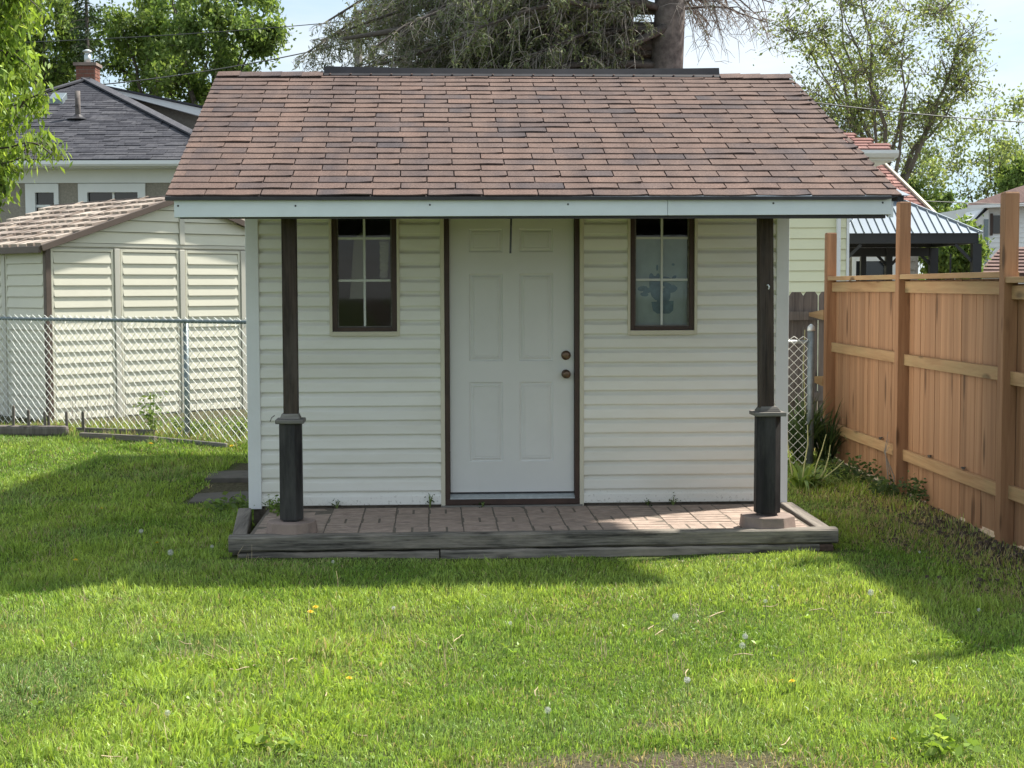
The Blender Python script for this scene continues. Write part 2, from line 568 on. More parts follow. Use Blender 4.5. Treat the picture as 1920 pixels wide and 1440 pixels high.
MT['grass'] = m_leaf('grass_blade', 0.40, 0.42)
MT['bark'] = m_plain('grey_bark', (0.10, 0.085, 0.075), 0.95, 0.35, 14, bump=0.8)
MT['barklight'] = m_plain('light_bark', (0.17, 0.15, 0.125), 0.95, 0.3, 12)
MT['barkspruce'] = m_plain('spruce_bark', (0.165, 0.145, 0.135), 0.95, 0.5, 7, dirt=(0.07, 0.055, 0.05), dirt_amt=0.8, bump=1.0)
MT['twig'] = m_plain('dead_twig', (0.25, 0.225, 0.20), 0.95, 0.35, 4)
MT['flowerwhite'] = m_plain('seed_fluff', (0.62, 0.62, 0.58), 0.9, 0.05, 40)
MT['floweryellow'] = m_plain('yellow_petal', (0.75, 0.52, 0.03), 0.7, 0.1, 40)
MT['stem'] = m_plain('green_stem', (0.16, 0.22, 0.06), 0.7, 0.2, 20)
MT['palestalk'] = m_plain('pale_stalk', (0.42, 0.43, 0.20), 0.7, 0.15, 20)
MT['cable'] = m_plain('black_cable', (0.03, 0.035, 0.035), 0.6, 0.2, 2)

# lawn soil
def m_ground():
    t = NT('lawn_soil')
    v = t.coord((1, 1, 1), 'World')
    n = t.noise(v, 2.2, 6, 0.65)
    n2 = t.noise(v, 38, 4, 0.7)
    c = t.ramp(n2, [(0.30, (0.045, 0.055, 0.018)), (0.55, (0.09, 0.115, 0.034)), (0.75, (0.15, 0.15, 0.065))])
    a = t.n('ShaderNodeAttribute', attribute_name='tint')
    sp = t.n('ShaderNodeSeparateColor')
    t.l(a.outputs['Color'], sp.inputs['Color'])
    soil = t.ramp(n2, [(0.3, (0.055, 0.042, 0.034)), (0.7, (0.145, 0.112, 0.088))])
    f = t.ramp(n, [(0.35, (0.75,) * 3), (0.65, (1.0,) * 3)])
    m = t.mixc(1.0, f, a.outputs['Color'], 'MULTIPLY')
    sp2 = t.n('ShaderNodeSeparateColor')
    t.l(m, sp2.inputs['Color'])
    t.col(t.mixc(sp2.outputs['Red'], c, soil))
    t.rough(0.95, 0.1)
    t.bump(n2, 0.9, 0.03)
    return t.m
MT['ground'] = m_ground()

# ------------------------------------------------------------------ frames of reference
SA = R(3.0)                                # the cabin stands turned 3 degrees to the lens
SO = Vector((0.042, 10.88, 0.0))           # centre of its front wall on the ground
def sloc(p):
    """world -> cabin frame"""
    x, y = p[0] - SO.x, p[1] - SO.y
    return (x * math.cos(SA) + y * math.sin(SA), -x * math.sin(SA) + y * math.cos(SA), p[2] if len(p) > 2 else 0)
def sat(px, py, yl):
    """photo pixel -> point in the cabin frame on the plane y = yl"""
    d = fwd + rt * ((px - 960) / F) + up * ((720 - py) / F)
    o = sloc((0, 0, H))
    dx = d.x * math.cos(SA) + d.y * math.sin(SA)
    dy = -d.x * math.sin(SA) + d.y * math.cos(SA)
    t = (yl - o[1]) / dy
    return Vector((o[0] + dx * t, yl, H + d.z * t))

# cedar fence line
CF0 = Vector((3.09, 14.56)); CF1 = Vector((3.29, 9.95))
CFD = (CF1 - CF0).normalized()
CFA = math.atan2(CFD.y, CFD.x)
def cf_dist(x, y):
    """distance of a ground point on the yard side of the cedar fence"""
    n = np.array([-CFD.y, CFD.x])          # to +X
    return -((np.asarray(x) - CF0.x) * n[0] + (np.asarray(y) - CF0.y) * n[1])

def bare(x, y):
    """0..1 bare soil"""
    x, y = np.asarray(x, float), np.asarray(y, float)
    n = vnoise(x, y, 2.3) * 0.6 + vnoise(x, y, 7.1) * 0.4
    d = cf_dist(x, y)
    side = sstep(1.15, 0.10, d + (n - 0.5) * 1.1) * sstep(13.6, 11.2, y) * sstep(6.8, 8.2, y)
    side = np.maximum(side, sstep(0.22, 0.05, d))
    front = sstep(5.46, 5.26, y + (n - 0.5) * 0.45 + 0.10 * np.abs(x - 0.75)) * sstep(-0.35, 0.25, x) * sstep(3.2, 2.2, x)
    slabs = ((x < -1.85) & (y > 11.7) & (y < 13.55) & (x > -2.6 + 0.10 * (y - 11.7))) * 0.9
    bed = sstep(0.02, 0.22, y - (15.1 - 0.472 * (x + 4.28)) + (n - 0.5) * 0.2) * (x < -1.95) * 0.62
    front = np.maximum(np.maximum(front, bed), slabs)
    spot = sstep(0.13, 0.05, np.hypot((x - 0.55) * 0.8, y - 5.75))
    return np.clip(np.maximum(np.maximum(side * 0.95, front), spot * 0.8), 0, 1)

# ------------------------------------------------------------------ ground sheet
xs = np.unique(np.concatenate([np.linspace(-600, -20, 12), np.linspace(-20, -7, 14), np.linspace(-7, 5, 121), np.linspace(5, 20, 16), np.linspace(20, 600, 12)]))
ys = np.unique(np.concatenate([np.linspace(-200, 0, 6), np.linspace(0, 4.5, 8), np.linspace(4.5, 16.5, 121), np.linspace(16.5, 40, 20), np.linspace(40, 900, 14)]))
gx, gy = np.meshgrid(xs, ys)
gzv = gz(gx, gy) + (vnoise(gx, gy, 1.1) - 0.5) * 0.03 * (np.abs(gx) < 12)
gv = np.stack([gx.ravel(), gy.ravel(), gzv.ravel()], 1)
ii, jj = np.meshgrid(np.arange(len(xs) - 1), np.arange(len(ys) - 1))
a0 = (jj * len(xs) + ii).ravel()
gf = np.stack([a0, a0 + 1, a0 + 1 + len(xs), a0 + len(xs)], 1)
b = bare(gv[:, 0], gv[:, 1])
lawn = put('lawn', np_mesh('lawn', gv, gf, MT['ground'], np.stack([b, b, b], 1), 4))
tag(lawn, 'grassy back yard lawn under everything', 'lawn', kind='structure')

# ------------------------------------------------------------------ the cabin shed
shed = empty('garden_shed', SO, SA)
tag(shed, 'white sided garden cabin with brown shingle roof and dark porch posts', 'shed')
WL, WR = sat(464, 700, 0).x, sat(1476, 700, 0).x
FLOOR = 0.145
DEPTH = 3.35
EAVE_Y, RIDGE_Y = -1.53, 1.19
BACK_Y = 2 * RIDGE_Y - EAVE_Y
ZE = sat(1000, 368, EAVE_Y).z              # top of the shingles at the eave
ZR = sat(944, 141, RIDGE_Y).z              # ridge
XL0, XR0 = sat(314, 370, EAVE_Y).x, sat(1689, 364, EAVE_Y).x
XL1, XR1 = sat(410, 140, RIDGE_Y).x, sat(1478, 139, RIDGE_Y).x
CEIL = 2.34
dxL, dxR = sat(829, 700, 0).x, sat(1091, 700, 0).x       # opening in the siding for the door
DT = FLOOR + 2.09                          # top of the door opening
winL = (sat(622, 700, 0).x, sat(748, 700, 0).x)
winR = (sat(1178, 700, 0).x, sat(1303, 700, 0).x)
PITCHS = 0.1016
rowz = lambda k: FLOOR + k * PITCHS
nrows = int((CEIL - FLOOR) / PITCHS) + 1
kb = round((sat(690, 622, 0).z - FLOOR) / PITCHS)
WZ0 = rowz(kb) + 0.004
WZ1 = 2.31
# structural wall behind the siding (open at the door and windows), interior
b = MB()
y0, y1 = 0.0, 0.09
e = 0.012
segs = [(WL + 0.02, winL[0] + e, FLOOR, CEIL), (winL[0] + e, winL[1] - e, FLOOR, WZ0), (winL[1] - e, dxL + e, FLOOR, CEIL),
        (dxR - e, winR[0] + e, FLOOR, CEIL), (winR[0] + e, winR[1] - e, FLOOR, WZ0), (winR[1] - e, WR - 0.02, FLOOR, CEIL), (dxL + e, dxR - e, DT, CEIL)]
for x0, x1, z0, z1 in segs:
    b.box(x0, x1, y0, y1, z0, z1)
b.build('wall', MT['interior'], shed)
b = MB()
b.box(WL + 0.02, WL + 0.11, 0.092, DEPTH, FLOOR, CEIL)
b.build('wall', MT['siding'], shed)
b = MB(); b.box(WR - 0.11, WR - 0.02, 0.092, DEPTH, FLOOR, CEIL); b.build('wall', MT['siding'], shed)
b = MB(); b.box(WL + 0.112, WR - 0.112, DEPTH - 0.09, DEPTH - 0.002, FLOOR, CEIL); b.build('wall', MT['siding'], shed)
b = MB(); b.box(WL + 0.112, WR - 0.112, 0.092, DEPTH - 0.092, 0.05, FLOOR + 0.02); b.build('floor_slab', MT['concrete'], shed)
# plinth under the front siding
b = MB(); b.box(WL + 0.03, WR - 0.03, 0.004, 0.10, -0.05, FLOOR - 0.002); b.build('plinth', MT['joint'], shed)

def siding_piece(x0, x1, z, h=PITCHS, y=0.0):
    """one dutch-lap course: lip, flat face, cove"""
    o = rnd.uniform(-0.0008, 0.0008)
    p = [(y + 0.003, z + 0.003), (y - 0.0265, z), (y - 0.028, z + 0.004), (y - 0.0265 + o, z + 0.062), (y - 0.022, z + 0.070), (y - 0.011, z + 0.079), (y - 0.004, z + 0.089), (y - 0.002, z + h + 0.004), (y + 0.001, z + h + 0.006)]
    m = MB()
    n = len(p)
    xs_ = [x0, x1]
    v = [(x0, a, c) for a, c in p] + [(x1, a, c) for a, c in p]
    f = [(i, i + 1, i + 1 + n, i + n) for i in range(n - 1)]
    f += [tuple(range(n - 1, -1, -1)), tuple(range(n, 2 * n))]
    m.add(v, f)
    return m
xa, xb = WL + 0.088, WR - 0.088
for k in range(nrows):
    z = rowz(k)
    inwin = k >= kb
    for x0, x1, w in ((xa, dxL, winL), (dxR, xb, winR)):
        parts = [(x0, w[0]), (w[1], x1)] if inwin else [(x0, x1)]
        for q0, q1 in parts:
            siding_piece(q0 + 0.003, q1 - 0.003, z).build('siding_board', MT['siding'], shed)
# corner posts
for x0, x1 in ((WL, WL + 0.092), (WR - 0.092, WR)):
    m = MB()
    m.box(x0, x1, -0.036, 0.10, FLOOR - 0.02, CEIL)
    m.build('corner_trim', MT['trimwhite'], shed, bevel=0.004)
# J channels by the door and windows
for x0, x1 in ((dxL - 0.012, dxL + 0.018), (dxR - 0.018, dxR + 0.012)):
    MB().box(x0, x1, -0.033, 0.0, FLOOR - 0.03, CEIL).build('trim_channel', MT['jtrim'], shed, bevel=0.003)
# windows
def window(w, blind):
    wx0, wx1 = w
    fr = MB()
    t = 0.016
    j0, j1, jz = wx0 + 0.0, wx1 - 0.0, WZ0
    ch = MB()
    ch.box(j0 - 0.010, j0 + 0.010, -0.033, 0.0, jz - 0.012, WZ1)
    ch.box(j1 - 0.010, j1 + 0.010, -0.033, 0.0, jz - 0.012, WZ1)
    ch.box(j0 + 0.010, j1 - 0.010, -0.034, 0.0, jz - 0.014, jz + 0.018)
    win = fr
    f0, f1, fz = j0 + 0.011, j1 - 0.011, jz + 0.019
    fr.box(f0, f0 + 0.034, -0.012, 0.05, fz, WZ1)
    fr.box(f1 - 0.034, f1, -0.012, 0.05, fz, WZ1)
    fr.box(f0 + 0.034, f1 - 0.034, -0.012, 0.05, fz, fz + 0.028)
    fr.box(f0 + 0.034, f1 - 0.034, -0.012, 0.05, WZ1 - 0.03, WZ1)
    wo_ = fr.build('window', MT['brown'], shed, bevel=0.003)
    ch.build('trim_channel', MT['jtrim'], wo_, bevel=0.002)
    g0, g1, gz0 = f0 + 0.034, f1 - 0.034, fz + 0.028
    s = MB()
    s.box(g0, g0 + 0.010, 0.006, 0.028, gz0, WZ1 - 0.03)
    s.box(g1 - 0.010, g1, 0.006, 0.028, gz0, WZ1 - 0.03)
    s.box(g0 + 0.010, g1 - 0.010, 0.006, 0.028, gz0, gz0 + 0.009)
    s.build('sash', MT['collar'], wo_)
    # panes and muntins, three rows of two
    cx = (g0 + g1) / 2
    rz = [gz0 + 0.009, sat(690, 526, 0).z, sat(690, 447, 0).z, WZ1 - 0.03]
    mh = 0.008
    m = MB().box(cx - mh, cx + mh, 0.008, 0.026, rz[0], rz[3])
    m.build('muntin', MT['muntin'], wo_)
    for z in rz[1:3]:
        MB().box(g0 + 0.010, cx - mh, 0.009, 0.025, z - mh, z + mh).build('muntin', MT['muntin'], wo_)
        MB().box(cx + mh, g1 - 0.010, 0.009, 0.025, z - mh, z + mh).build('muntin', MT['muntin'], wo_)
    for r in range(3):
        zz0 = rz[r] + (mh if r else 0)
        zz1 = rz[r + 1] - (mh if r < 2 else 0)
        for p0, p1 in ((g0 + 0.010, cx - mh), (cx + mh, g1 - 0.010)):
            MB().add([(p0, 0.017, zz0), (p1, 0.017, zz0), (p1, 0.017, zz1), (p0, 0.017, zz1)], [(0, 1, 2, 3)]).build('pane', MT['glass'], wo_)
    if blind:
        bl = MB().box(g0 - 0.02, g1 + 0.02, 0.054, 0.057, gz0 - 0.01, rz[2] + 0.005).build('blind', MT['blind'], wo_)
        bl['label'] = 'pale frosted blind with a blue potted plant printed on it'
        # printed plant in a pot: leaves are flat ellipses, the pot a rounded cup
        P = lambda px, py: sat(px, py, 0.056)
        st = MB()
        yb = 0.0532
        def blob(px, py, rx, ry, ang=0, n=10):
            c = P(px, py)
            vs_ = []
            for i in range(n):
                a = 2 * math.pi * i / n
                u, v = rx / 262 * math.cos(a), ry / 262 * math.sin(a)
                vs_.append((c.x + u * math.cos(ang) - v * math.sin(ang), yb, c.z + u * math.sin(ang) + v * math.cos(ang)))
            nonlocal_y[0] -= 0.0001
            vs_ = [(a_, yb + nonlocal_y[0], c_) for a_, _, c_ in vs_]
            st.add(vs_, [tuple(range(n))])
        nonlocal_y = [0.0]
        pot = [P(1221, 566), P(1263, 564), P(1262, 582), P(1255, 588), P(1232, 588), P(1224, 582)]
        st.add([(p.x, yb - 0.0015, p.z) for p in pot], [tuple(range(6))])
        for px, py, rx, ry, an in ((1229, 540, 12, 24, 0.15), (1240, 560, 10, 14, 0), (1248, 556, 9, 16, -0.2), (1205, 541, 10, 5, 0.1), (1208, 552, 8, 4, -0.1), (1214, 545, 9, 5, 0.3), (1255, 540, 13, 5, 0.25), (1262, 543, 9, 5, 0.5), (1250, 534, 10, 5, -0.3), (1222, 521, 5, 9, 0.2), (1233, 520, 4, 8, -0.2), (1250, 522, 10, 3, -0.2), (1264, 520, 5, 3, 0.6), (1262, 496, 3, 2.5, 0), (1232, 502, 2, 6, 0)):
            blob(px, py, rx, ry, an)
        st.build('plant_print', MT['stencil'], wo_)
    else:
        # pale wavy strip added just inside, imitates the lacy reflection in the pane
        cpts = []
        cm = MB()
        a, bb = sat(712, 452, 0.09), sat(730, 522, 0.09)
        n = 14
        vs_ = []
        for i in range(n + 1):
            t_ = i / n
            zz = a.z + (bb.z - a.z) * t_
            vs_ += [(a.x - 0.004 * math.sin(i * 2.1), 0.093 + 0.006 * math.sin(i * 1.3), zz), (bb.x - 0.02 * t_ * abs(math.sin(i * 1.9)), 0.093 - 0.006 * math.sin(i), zz)]
        cm.add(vs_, [(2 * i, 2 * i + 1, 2 * i + 3, 2 * i + 2) for i in range(n)])
        cm.build('reflection_strip', MT['jtrim'], wo_)
    return wo_
wl_ = window(winL, False)
wr_ = window(winR, True)
# pale panel added inside the left window, imitates the house reflected in its glass
P = lambda x, y: sat(x, y, 0.35)
lb = MB()
q = [P(656, 560), P(686, 560), P(684, 432), P(664, 446)]
lb.add([(p.x, 0.35, p.z) for p in q] + [(p.x, 0.37, p.z) for p in q], [(0, 1, 2, 3), (7, 6, 5, 4), (0, 4, 5, 1), (1, 5, 6, 2), (2, 6, 7, 3), (3, 7, 4, 0)])
tag(lb.build('reflection_panel', MT['jtrim'], None, SO, (0, 0, SA)), 'pale panel added inside the left cabin window to imitate a house reflection', 'board')

# door
fr = MB()
ox0, ox1 = dxL + 0.019, dxR - 0.019
ft = 0.034
fr.box(ox0, ox0 + ft, -0.018, 0.075, FLOOR + 0.0, DT)
fr.box(ox1 - ft, ox1, -0.018, 0.075, FLOOR + 0.0, DT)
fr.box(ox0 + ft, ox1 - ft, -0.018, 0.075, DT - ft, DT)
fr.box(ox0 - 0.012, ox1 + 0.008, -0.030, 0.03, FLOOR - 0.006, FLOOR + 0.034)
fr.build('door_frame', MT['brown'], shed, bevel=0.003)
MB().prismx([(-0.026, FLOOR + 0.035), (0.06, FLOOR + 0.035), (0.06, FLOOR + 0.068), (0.02, FLOOR + 0.066), (-0.026, FLOOR + 0.042)], ox0 + ft, ox1 - ft).build('threshold', MT['galv'], shed)
MB().box(ox0 - 0.03, ox1 + 0.02, -0.05, 0.002, 0.10, FLOOR - 0.008).build('step_board', MT['collar'], shed)
d0, d1 = ox0 + ft + 0.003, ox1 - ft - 0.003
dz0, dz1 = FLOOR + 0.080, DT - ft - 0.003
MB().box(d0, d1, 0.022, 0.055, FLOOR + 0.070, FLOOR + 0.080).build('door_sweep', MT['drip'], shed)
# slab with six embossed panels: a front sheet with holes + moulded panels
cols_ = [(sat(880, 700, 0.03).x, sat(943, 700, 0.03).x), (sat(974, 700, 0.03).x, sat(1037, 700, 0.03).x)]
rows_ = [(sat(960, 865, 0.03).z, sat(960, 716, 0.03).z), (sat(960, 677, 0.03).z, sat(960, 513, 0.03).z), (sat(960, 473, 0.03).z, sat(960, 429, 0.03).z)]
xs_ = [d0, cols_[0][0], cols_[0][1], cols_[1][0], cols_[1][1], d1]
zs_ = [dz0, rows_[0][0], rows_[0][1], rows_[1][0], rows_[1][1], rows_[2][0], rows_[2][1], dz1]
db = MB()
yf = 0.022
for i in range(5):
    for j in range(7):
        if i in (1, 3) and j in (1, 3, 5):
            continue
        db.add([(xs_[i], yf, zs_[j]), (xs_[i + 1], yf, zs_[j]), (xs_[i + 1], yf, zs_[j + 1]), (xs_[i], yf, zs_[j + 1])], [(0, 1, 2, 3)])
db.add([(d0, yf, dz0), (d1, yf, dz0), (d1, yf, dz1), (d0, yf, dz1), (d0, 0.066, dz0), (d1, 0.066, dz0), (d1, 0.066, dz1), (d0, 0.066, dz1)],
       [(4, 7, 6, 5), (0, 4, 5, 1), (1, 5, 6, 2), (2, 6, 7, 3), (3, 7, 4, 0)])
door = db.build('door', MT['door'], shed)
for (x0, x1) in cols_:
    for (z0, z1) in rows_:
        m = MB()
        rings = [(0.0, yf), (0.006, yf + 0.007), (0.013, yf + 0.0085), (0.022, yf + 0.004), (0.028, yf + 0.0015), (0.034, yf + 0.0045), (0.040, yf + 0.0020)]
        v = []
        for o, y in rings:
            v += [(x0 + o, y, z0 + o), (x1 - o, y, z0 + o), (x1 - o, y, z1 - o), (x0 + o, y, z1 - o)]
        f = []
        for r in range(len(rings) - 1):
            for i in range(4):
                a_, b_ = r * 4 + i, r * 4 + (i + 1) % 4
                f.append((a_, b_, b_ + 4, a_ + 4))
        n_ = (len(rings) - 1) * 4
        f.append((n_, n_ + 1, n_ + 2, n_ + 3))
        m.add(v, f)
        m.build('door_panel', MT['door'], door)
for py, nm, prof in ((666, 'deadbolt', [(0.034, 0.0), (0.034, 0.010), (0.030, 0.016), (0.026, 0.022), (0.012, 0.024)]), (701, 'door_knob', [(0.032, 0.0), (0.032, 0.006), (0.014, 0.012), (0.013, 0.03), (0.024, 0.038), (0.031, 0.050), (0.030, 0.062), (0.020, 0.070), (0.008, 0.071)])):
    p = sat(1061, py, yf)
    k = MB().lathe(prof, (0, 0, 0), 20, 'y').build(nm, MT['bronze'], door, (p.x, yf - 0.0005, p.z), smooth=True)
    MB().box(-0.0015, 0.0015, -prof[-1][1] - 0.002, -prof[-1][1] + 0.004, -0.006, 0.006).build('keyhole', MT['drip'], k)

# roof: deck slabs, then single tabs
PIT = math.atan2(ZR - ZE, RIDGE_Y - EAVE_Y)
SLEN = math.hypot(ZR - ZE, RIDGE_Y - EAVE_Y)
def rp_(x_l, s, h=0.0):
    """point on the front slope: fraction s up the slope, x fraction"""
    y = EAVE_Y + (RIDGE_Y - EAVE_Y) * s
    z = ZE + (ZR - ZE) * s
    xl, xr = XL0 + (XL1 - XL0) * s, XR0 + (XR1 - XR0) * s
    return Vector((xl + (xr - xl) * x_l, y - h * math.sin(PIT), z + h * math.cos(PIT)))
dk = MB()
T0, T1 = -0.006, -0.030
dk.hexa([rp_(0.004, 0.002, T1), rp_(0.996, 0.002, T1), rp_(0.996, 1, T1), rp_(0.004, 1, T1)], [rp_(0.004, 0.002, T0), rp_(0.996, 0.002, T0), rp_(0.996, 1, T0), rp_(0.004, 1, T0)])
mir = lambda p: Vector((p.x, 2 * RIDGE_Y + 0.002 - p.y, p.z))
c_ = [rp_(0.004, 0, T1), rp_(0.996, 0, T1), rp_(0.996, 1, T1), rp_(0.004, 1, T1)]
c2 = [rp_(0.004, 0, 0), rp_(0.996, 0, 0), rp_(0.996, 1, 0), rp_(0.004, 1, 0)]
dk.hexa([mir(p) for p in c_][::-1], [mir(p) for p in c2][::-1])
roof = dk.build('roof', MT['deckdark'], shed)
NR = 24
EXP = SLEN / NR
TABW = 0.338
def tab_mesh(seed, end=0.0):
    r = random.Random(seed)
    n = 6
    w, d = TABW - 0.0075, EXP + 0.03
    curl = [0.0] * (n + 1)
    amp = r.choice([0.001, 0.002, 0.003, 0.0055])
    ph = r.uniform(0, 6)
    for i in range(n + 1):
        curl[i] = amp * (0.5 + 0.5 * math.sin(ph + i * r.uniform(0.5, 0.9)))
    if r.random() < 0.3:
        curl[n] += r.uniform(0.002, 0.006); curl[n - 1] += 0.0015
    for i in range(n + 1):
        curl[i] += end * (i / n) ** 3 * r.uniform(0.5, 1.2)
    sag = r.uniform(-0.003, 0.003)
    v, f = [], []
    for i in range(n + 1):
        x = w * i / n
        yo = sag * math.sin(math.pi * i / n) + r.uniform(-0.0012, 0.0012)
        v += [(x, yo, 0.0025 + curl[i] * 0.7), (x, yo, 0.0098 + curl[i]), (x, d * 0.4, 0.0075 + curl[i] * 0.15), (x, d, 0.0020)]
    for i in range(n):
        a = i * 4
        f += [(a, a + 4, a + 5, a + 1), (a + 1, a + 5, a + 6, a + 2), (a + 2, a + 6, a + 7, a + 3)]
    f += [(0, 1, 2, 3), tuple(n * 4 + q for q in (3, 2, 1, 0))]
    return MB().add(v, f).mesh('shingle', MT['shingle'])
TM = [tab_mesh(i) for i in range(9)]
TME = [tab_mesh(60 + i, 0.007) for i in range(5)]
tabs = []
for k in range(NR):
    s = k / NR
    p0, p1 = rp_(0, s), rp_(1, s)
    off = (0.5 if k % 2 else 0.0) * TABW + rnd.uniform(-0.012, 0.012) - 0.10
    x = p0.x - 0.006 - (TABW - (off % TABW))
    while x < p1.x:
        xa_, xb_ = max(x, p0.x - 0.012), min(x + TABW, p1.x + 0.012 + rnd.uniform(-0.006, 0.006))
        if xb_ - xa_ > 0.03:
            tabs.append((k, xa_, xb_ - xa_, p0.y, p0.z))
        x += TABW
for k, xa_, w_, y_, z_ in tabs[:300]:
    put('shingle', rnd.choice(TME if xa_ + w_ > XR0 + (XR1 - XR0) * k / NR - 0.03 else TM), roof, (xa_, y_ + rnd.uniform(-0.004, 0.004), z_ + rnd.uniform(0, 0.001)), (PIT + rnd.uniform(-0.004, 0.004), 0, rnd.uniform(-0.006, 0.006)), (w_ / TABW, 1, 1))
rest = MB()
for k, xa_, w_, y_, z_ in tabs[300:]:
    m_ = rnd.choice(TM)
    mt = Matrix.Translation((xa_, y_, z_)) @ Matrix.Rotation(PIT, 4, 'X')
    rest.add([mt @ Vector((v.co.x * w_ / TABW, v.co.y, v.co.z)) for v in m_.vertices], [tuple(p.vertices) for p in m_.polygons])
tag(rest.build('top_shingles', MT['shingle'], roof), kind='stuff')
# cap shingles along the ridge, at both ends beyond the flashing
def capline(f0, f1):
    x0, x1 = rp_(f0, 1).x, rp_(f1, 1).x
    x = x0
    while x < x1 - 0.02:
        w_ = min(0.16, x1 - x)
        m = MB()
        prof = [(-0.13, -0.046), (-0.06, -0.016), (0.0, 0.004), (0.06, -0.016), (0.13, -0.046)]
        j = rnd.uniform(0, 0.004)
        a_ = [(x, RIDGE_Y + y, ZR + z + 0.012 + j) for y, z in prof]
        b_ = [(x + w_ + 0.012, RIDGE_Y + y, ZR + z + 0.017 + j) for y, z in prof]
        lo = [(p[0], p[1], p[2] - 0.006) for p in a_ + b_]
        m.add(a_ + b_ + lo, [(i, i + 5, i + 6, i + 1) for i in range(4)] + [(i + 10, i + 11, i + 16, i + 15) for i in range(4)] + [(0, 1, 11, 10), (1, 2, 12, 11), (2, 3, 13, 12), (3, 4, 14, 13), (5, 15, 16, 6), (6, 16, 17, 7), (7, 17, 18, 8), (8, 18, 19, 9), (0, 10, 15, 5), (4, 9, 19, 14)])
        m.build('ridge_cap', MT['shingle'], roof)
        x += w_
fl0, fl1 = sat(608, 130, RIDGE_Y).x, sat(1347, 130, RIDGE_Y).x
fr0 = (fl0 - XL1) / (XR1 - XL1); fr1 = (fl1 - XL1) / (XR1 - XL1)
capline(0.0, fr0); capline(fr1, 1.0)
# upright flashing strip along the middle of the ridge
m = MB()
n = 24
v = []
for i in range(n + 1):
    x = fl0 + (fl1 - fl0) * i / n
    hz = 0.060 - 0.014 * math.sin(math.pi * i / n) + rnd.uniform(-0.001, 0.001)
    v += [(x, RIDGE_Y - 0.075, ZR - 0.016), (x, RIDGE_Y - 0.05, ZR + 0.004), (x, RIDGE_Y - 0.028, ZR + hz), (x, RIDGE_Y + 0.028, ZR + hz + 0.004), (x, RIDGE_Y + 0.06, ZR - 0.01)]
f = []
for i in range(n):
    a_ = i * 5
    f += [(a_ + q, a_ + 5 + q, a_ + 6 + q, a_ + 1 + q) for q in range(4)]
f += [(4, 3, 2, 1, 0), tuple(n * 5 + q for q in range(5))]
m.add(v, f)
fsh = m.build('ridge_flashing', MT['ridge'], roof)
fm = MB().lathe([(0.008, 0), (0.008, 0.004), (0.003, 0.006)], (0, 0, 0), 8).mesh('nail', MT['shingle'])
for i in range(20):
    put('nail', fm, fsh, (fl0 + 0.05 + (fl1 - fl0 - 0.1) * i / 19, RIDGE_Y - 0.066, ZR - 0.006), (R(40), 0, 0))
# drip edge, fascia, soffit, rake boards
m = MB()
l0, l1 = rp_(0.0, 0), rp_(1.0, 0)
m.hexa([(l0.x - 0.012, EAVE_Y - 0.022, l0.z - 0.026), (l1.x - 0.10, EAVE_Y - 0.022, l1.z - 0.022), (l1.x - 0.10, EAVE_Y + 0.05, l1.z - 0.022), (l0.x - 0.012, EAVE_Y + 0.05, l0.z - 0.026)],
       [(l0.x - 0.012, EAVE_Y - 0.022, l0.z - 0.005), (l1.x - 0.02, EAVE_Y - 0.022, l1.z - 0.001), (l1.x - 0.02, EAVE_Y + 0.05, l1.z + 0.004), (l0.x - 0.012, EAVE_Y + 0.05, l0.z + 0.004)])
m.build('drip_edge', MT['drip'], shed)
fa0, fa1 = sat(326, 374, EAVE_Y), sat(1672, 366, EAVE_Y)
fb0, fb1 = sat(326, 407.5, EAVE_Y), sat(1672, 402, EAVE_Y)
fj = sat(1252, 380, EAVE_Y).x
def lerp_pt(a_, b_, x):
    t_ = (x - a_.x) / (b_.x - a_.x)
    return a_.z + (b_.z - a_.z) * t_
for x0, x1 in ((fa0.x, fj - 0.0012), (fj + 0.0012, fa1.x)):
    zt0, zt1 = lerp_pt(fa0, fa1, x0) + 0.004, lerp_pt(fa0, fa1, x1) + 0.004
    zb0, zb1 = lerp_pt(fb0, fb1, x0), lerp_pt(fb0, fb1, x1)
    y0, y1 = EAVE_Y, EAVE_Y + 0.022
    MB().hexa([(x0, y0, zb0), (x1, y0, zb1), (x1, y1, zb1), (x0, y1, zb0)], [(x0, y0, zt0), (x1, y0, zt1), (x1, y1, zt1), (x0, y1, zt0)]).build('fascia_board', MT['fascia'], shed, bevel=0.002)
nlm = MB().lathe([(0.006, 0), (0.006, 0.002), (0.003, 0.003)], (0, 0, 0), 8, 'y').mesh('nail', MT['ridge'])
for px, py in ((334, 386), (554, 386), (806, 384), (1065, 383), (1450, 381), (1655, 380)):
    q = sat(px, py, EAVE_Y)
    put('nail', nlm, shed, (q.x, EAVE_Y - 0.0005, q.z))
zfb = min(fb0.z, fb1.z)
MB().box(fa0.x + 0.03, fa1.x - 0.03, EAVE_Y + 0.024, EAVE_Y + 0.064, zfb - 0.007, zfb + 0.12).build('eave_beam', MT['drip'], shed)
sx0, sx1, sy0, sz0, sz1 = fa0.x + 0.04, fa1.x - 0.04, EAVE_Y + 0.066, ZE - 0.045, CEIL + 0.03
MB().hexa([(sx0, sy0, sz0), (sx1, sy0, sz0), (sx1, 0.0, sz1), (sx0, 0.0, sz1)], [(sx0, sy0, sz0 + 0.012), (sx1, sy0, sz0 + 0.012), (sx1, 0.0, sz1 + 0.012), (sx0, 0.0, sz1 + 0.012)]).build('soffit', MT['interior'], shed)
MB().box(WL + 0.03, WR - 0.03, 0.002, DEPTH, CEIL + 0.002, CEIL + 0.02).build('ceiling', MT['interior'], shed)
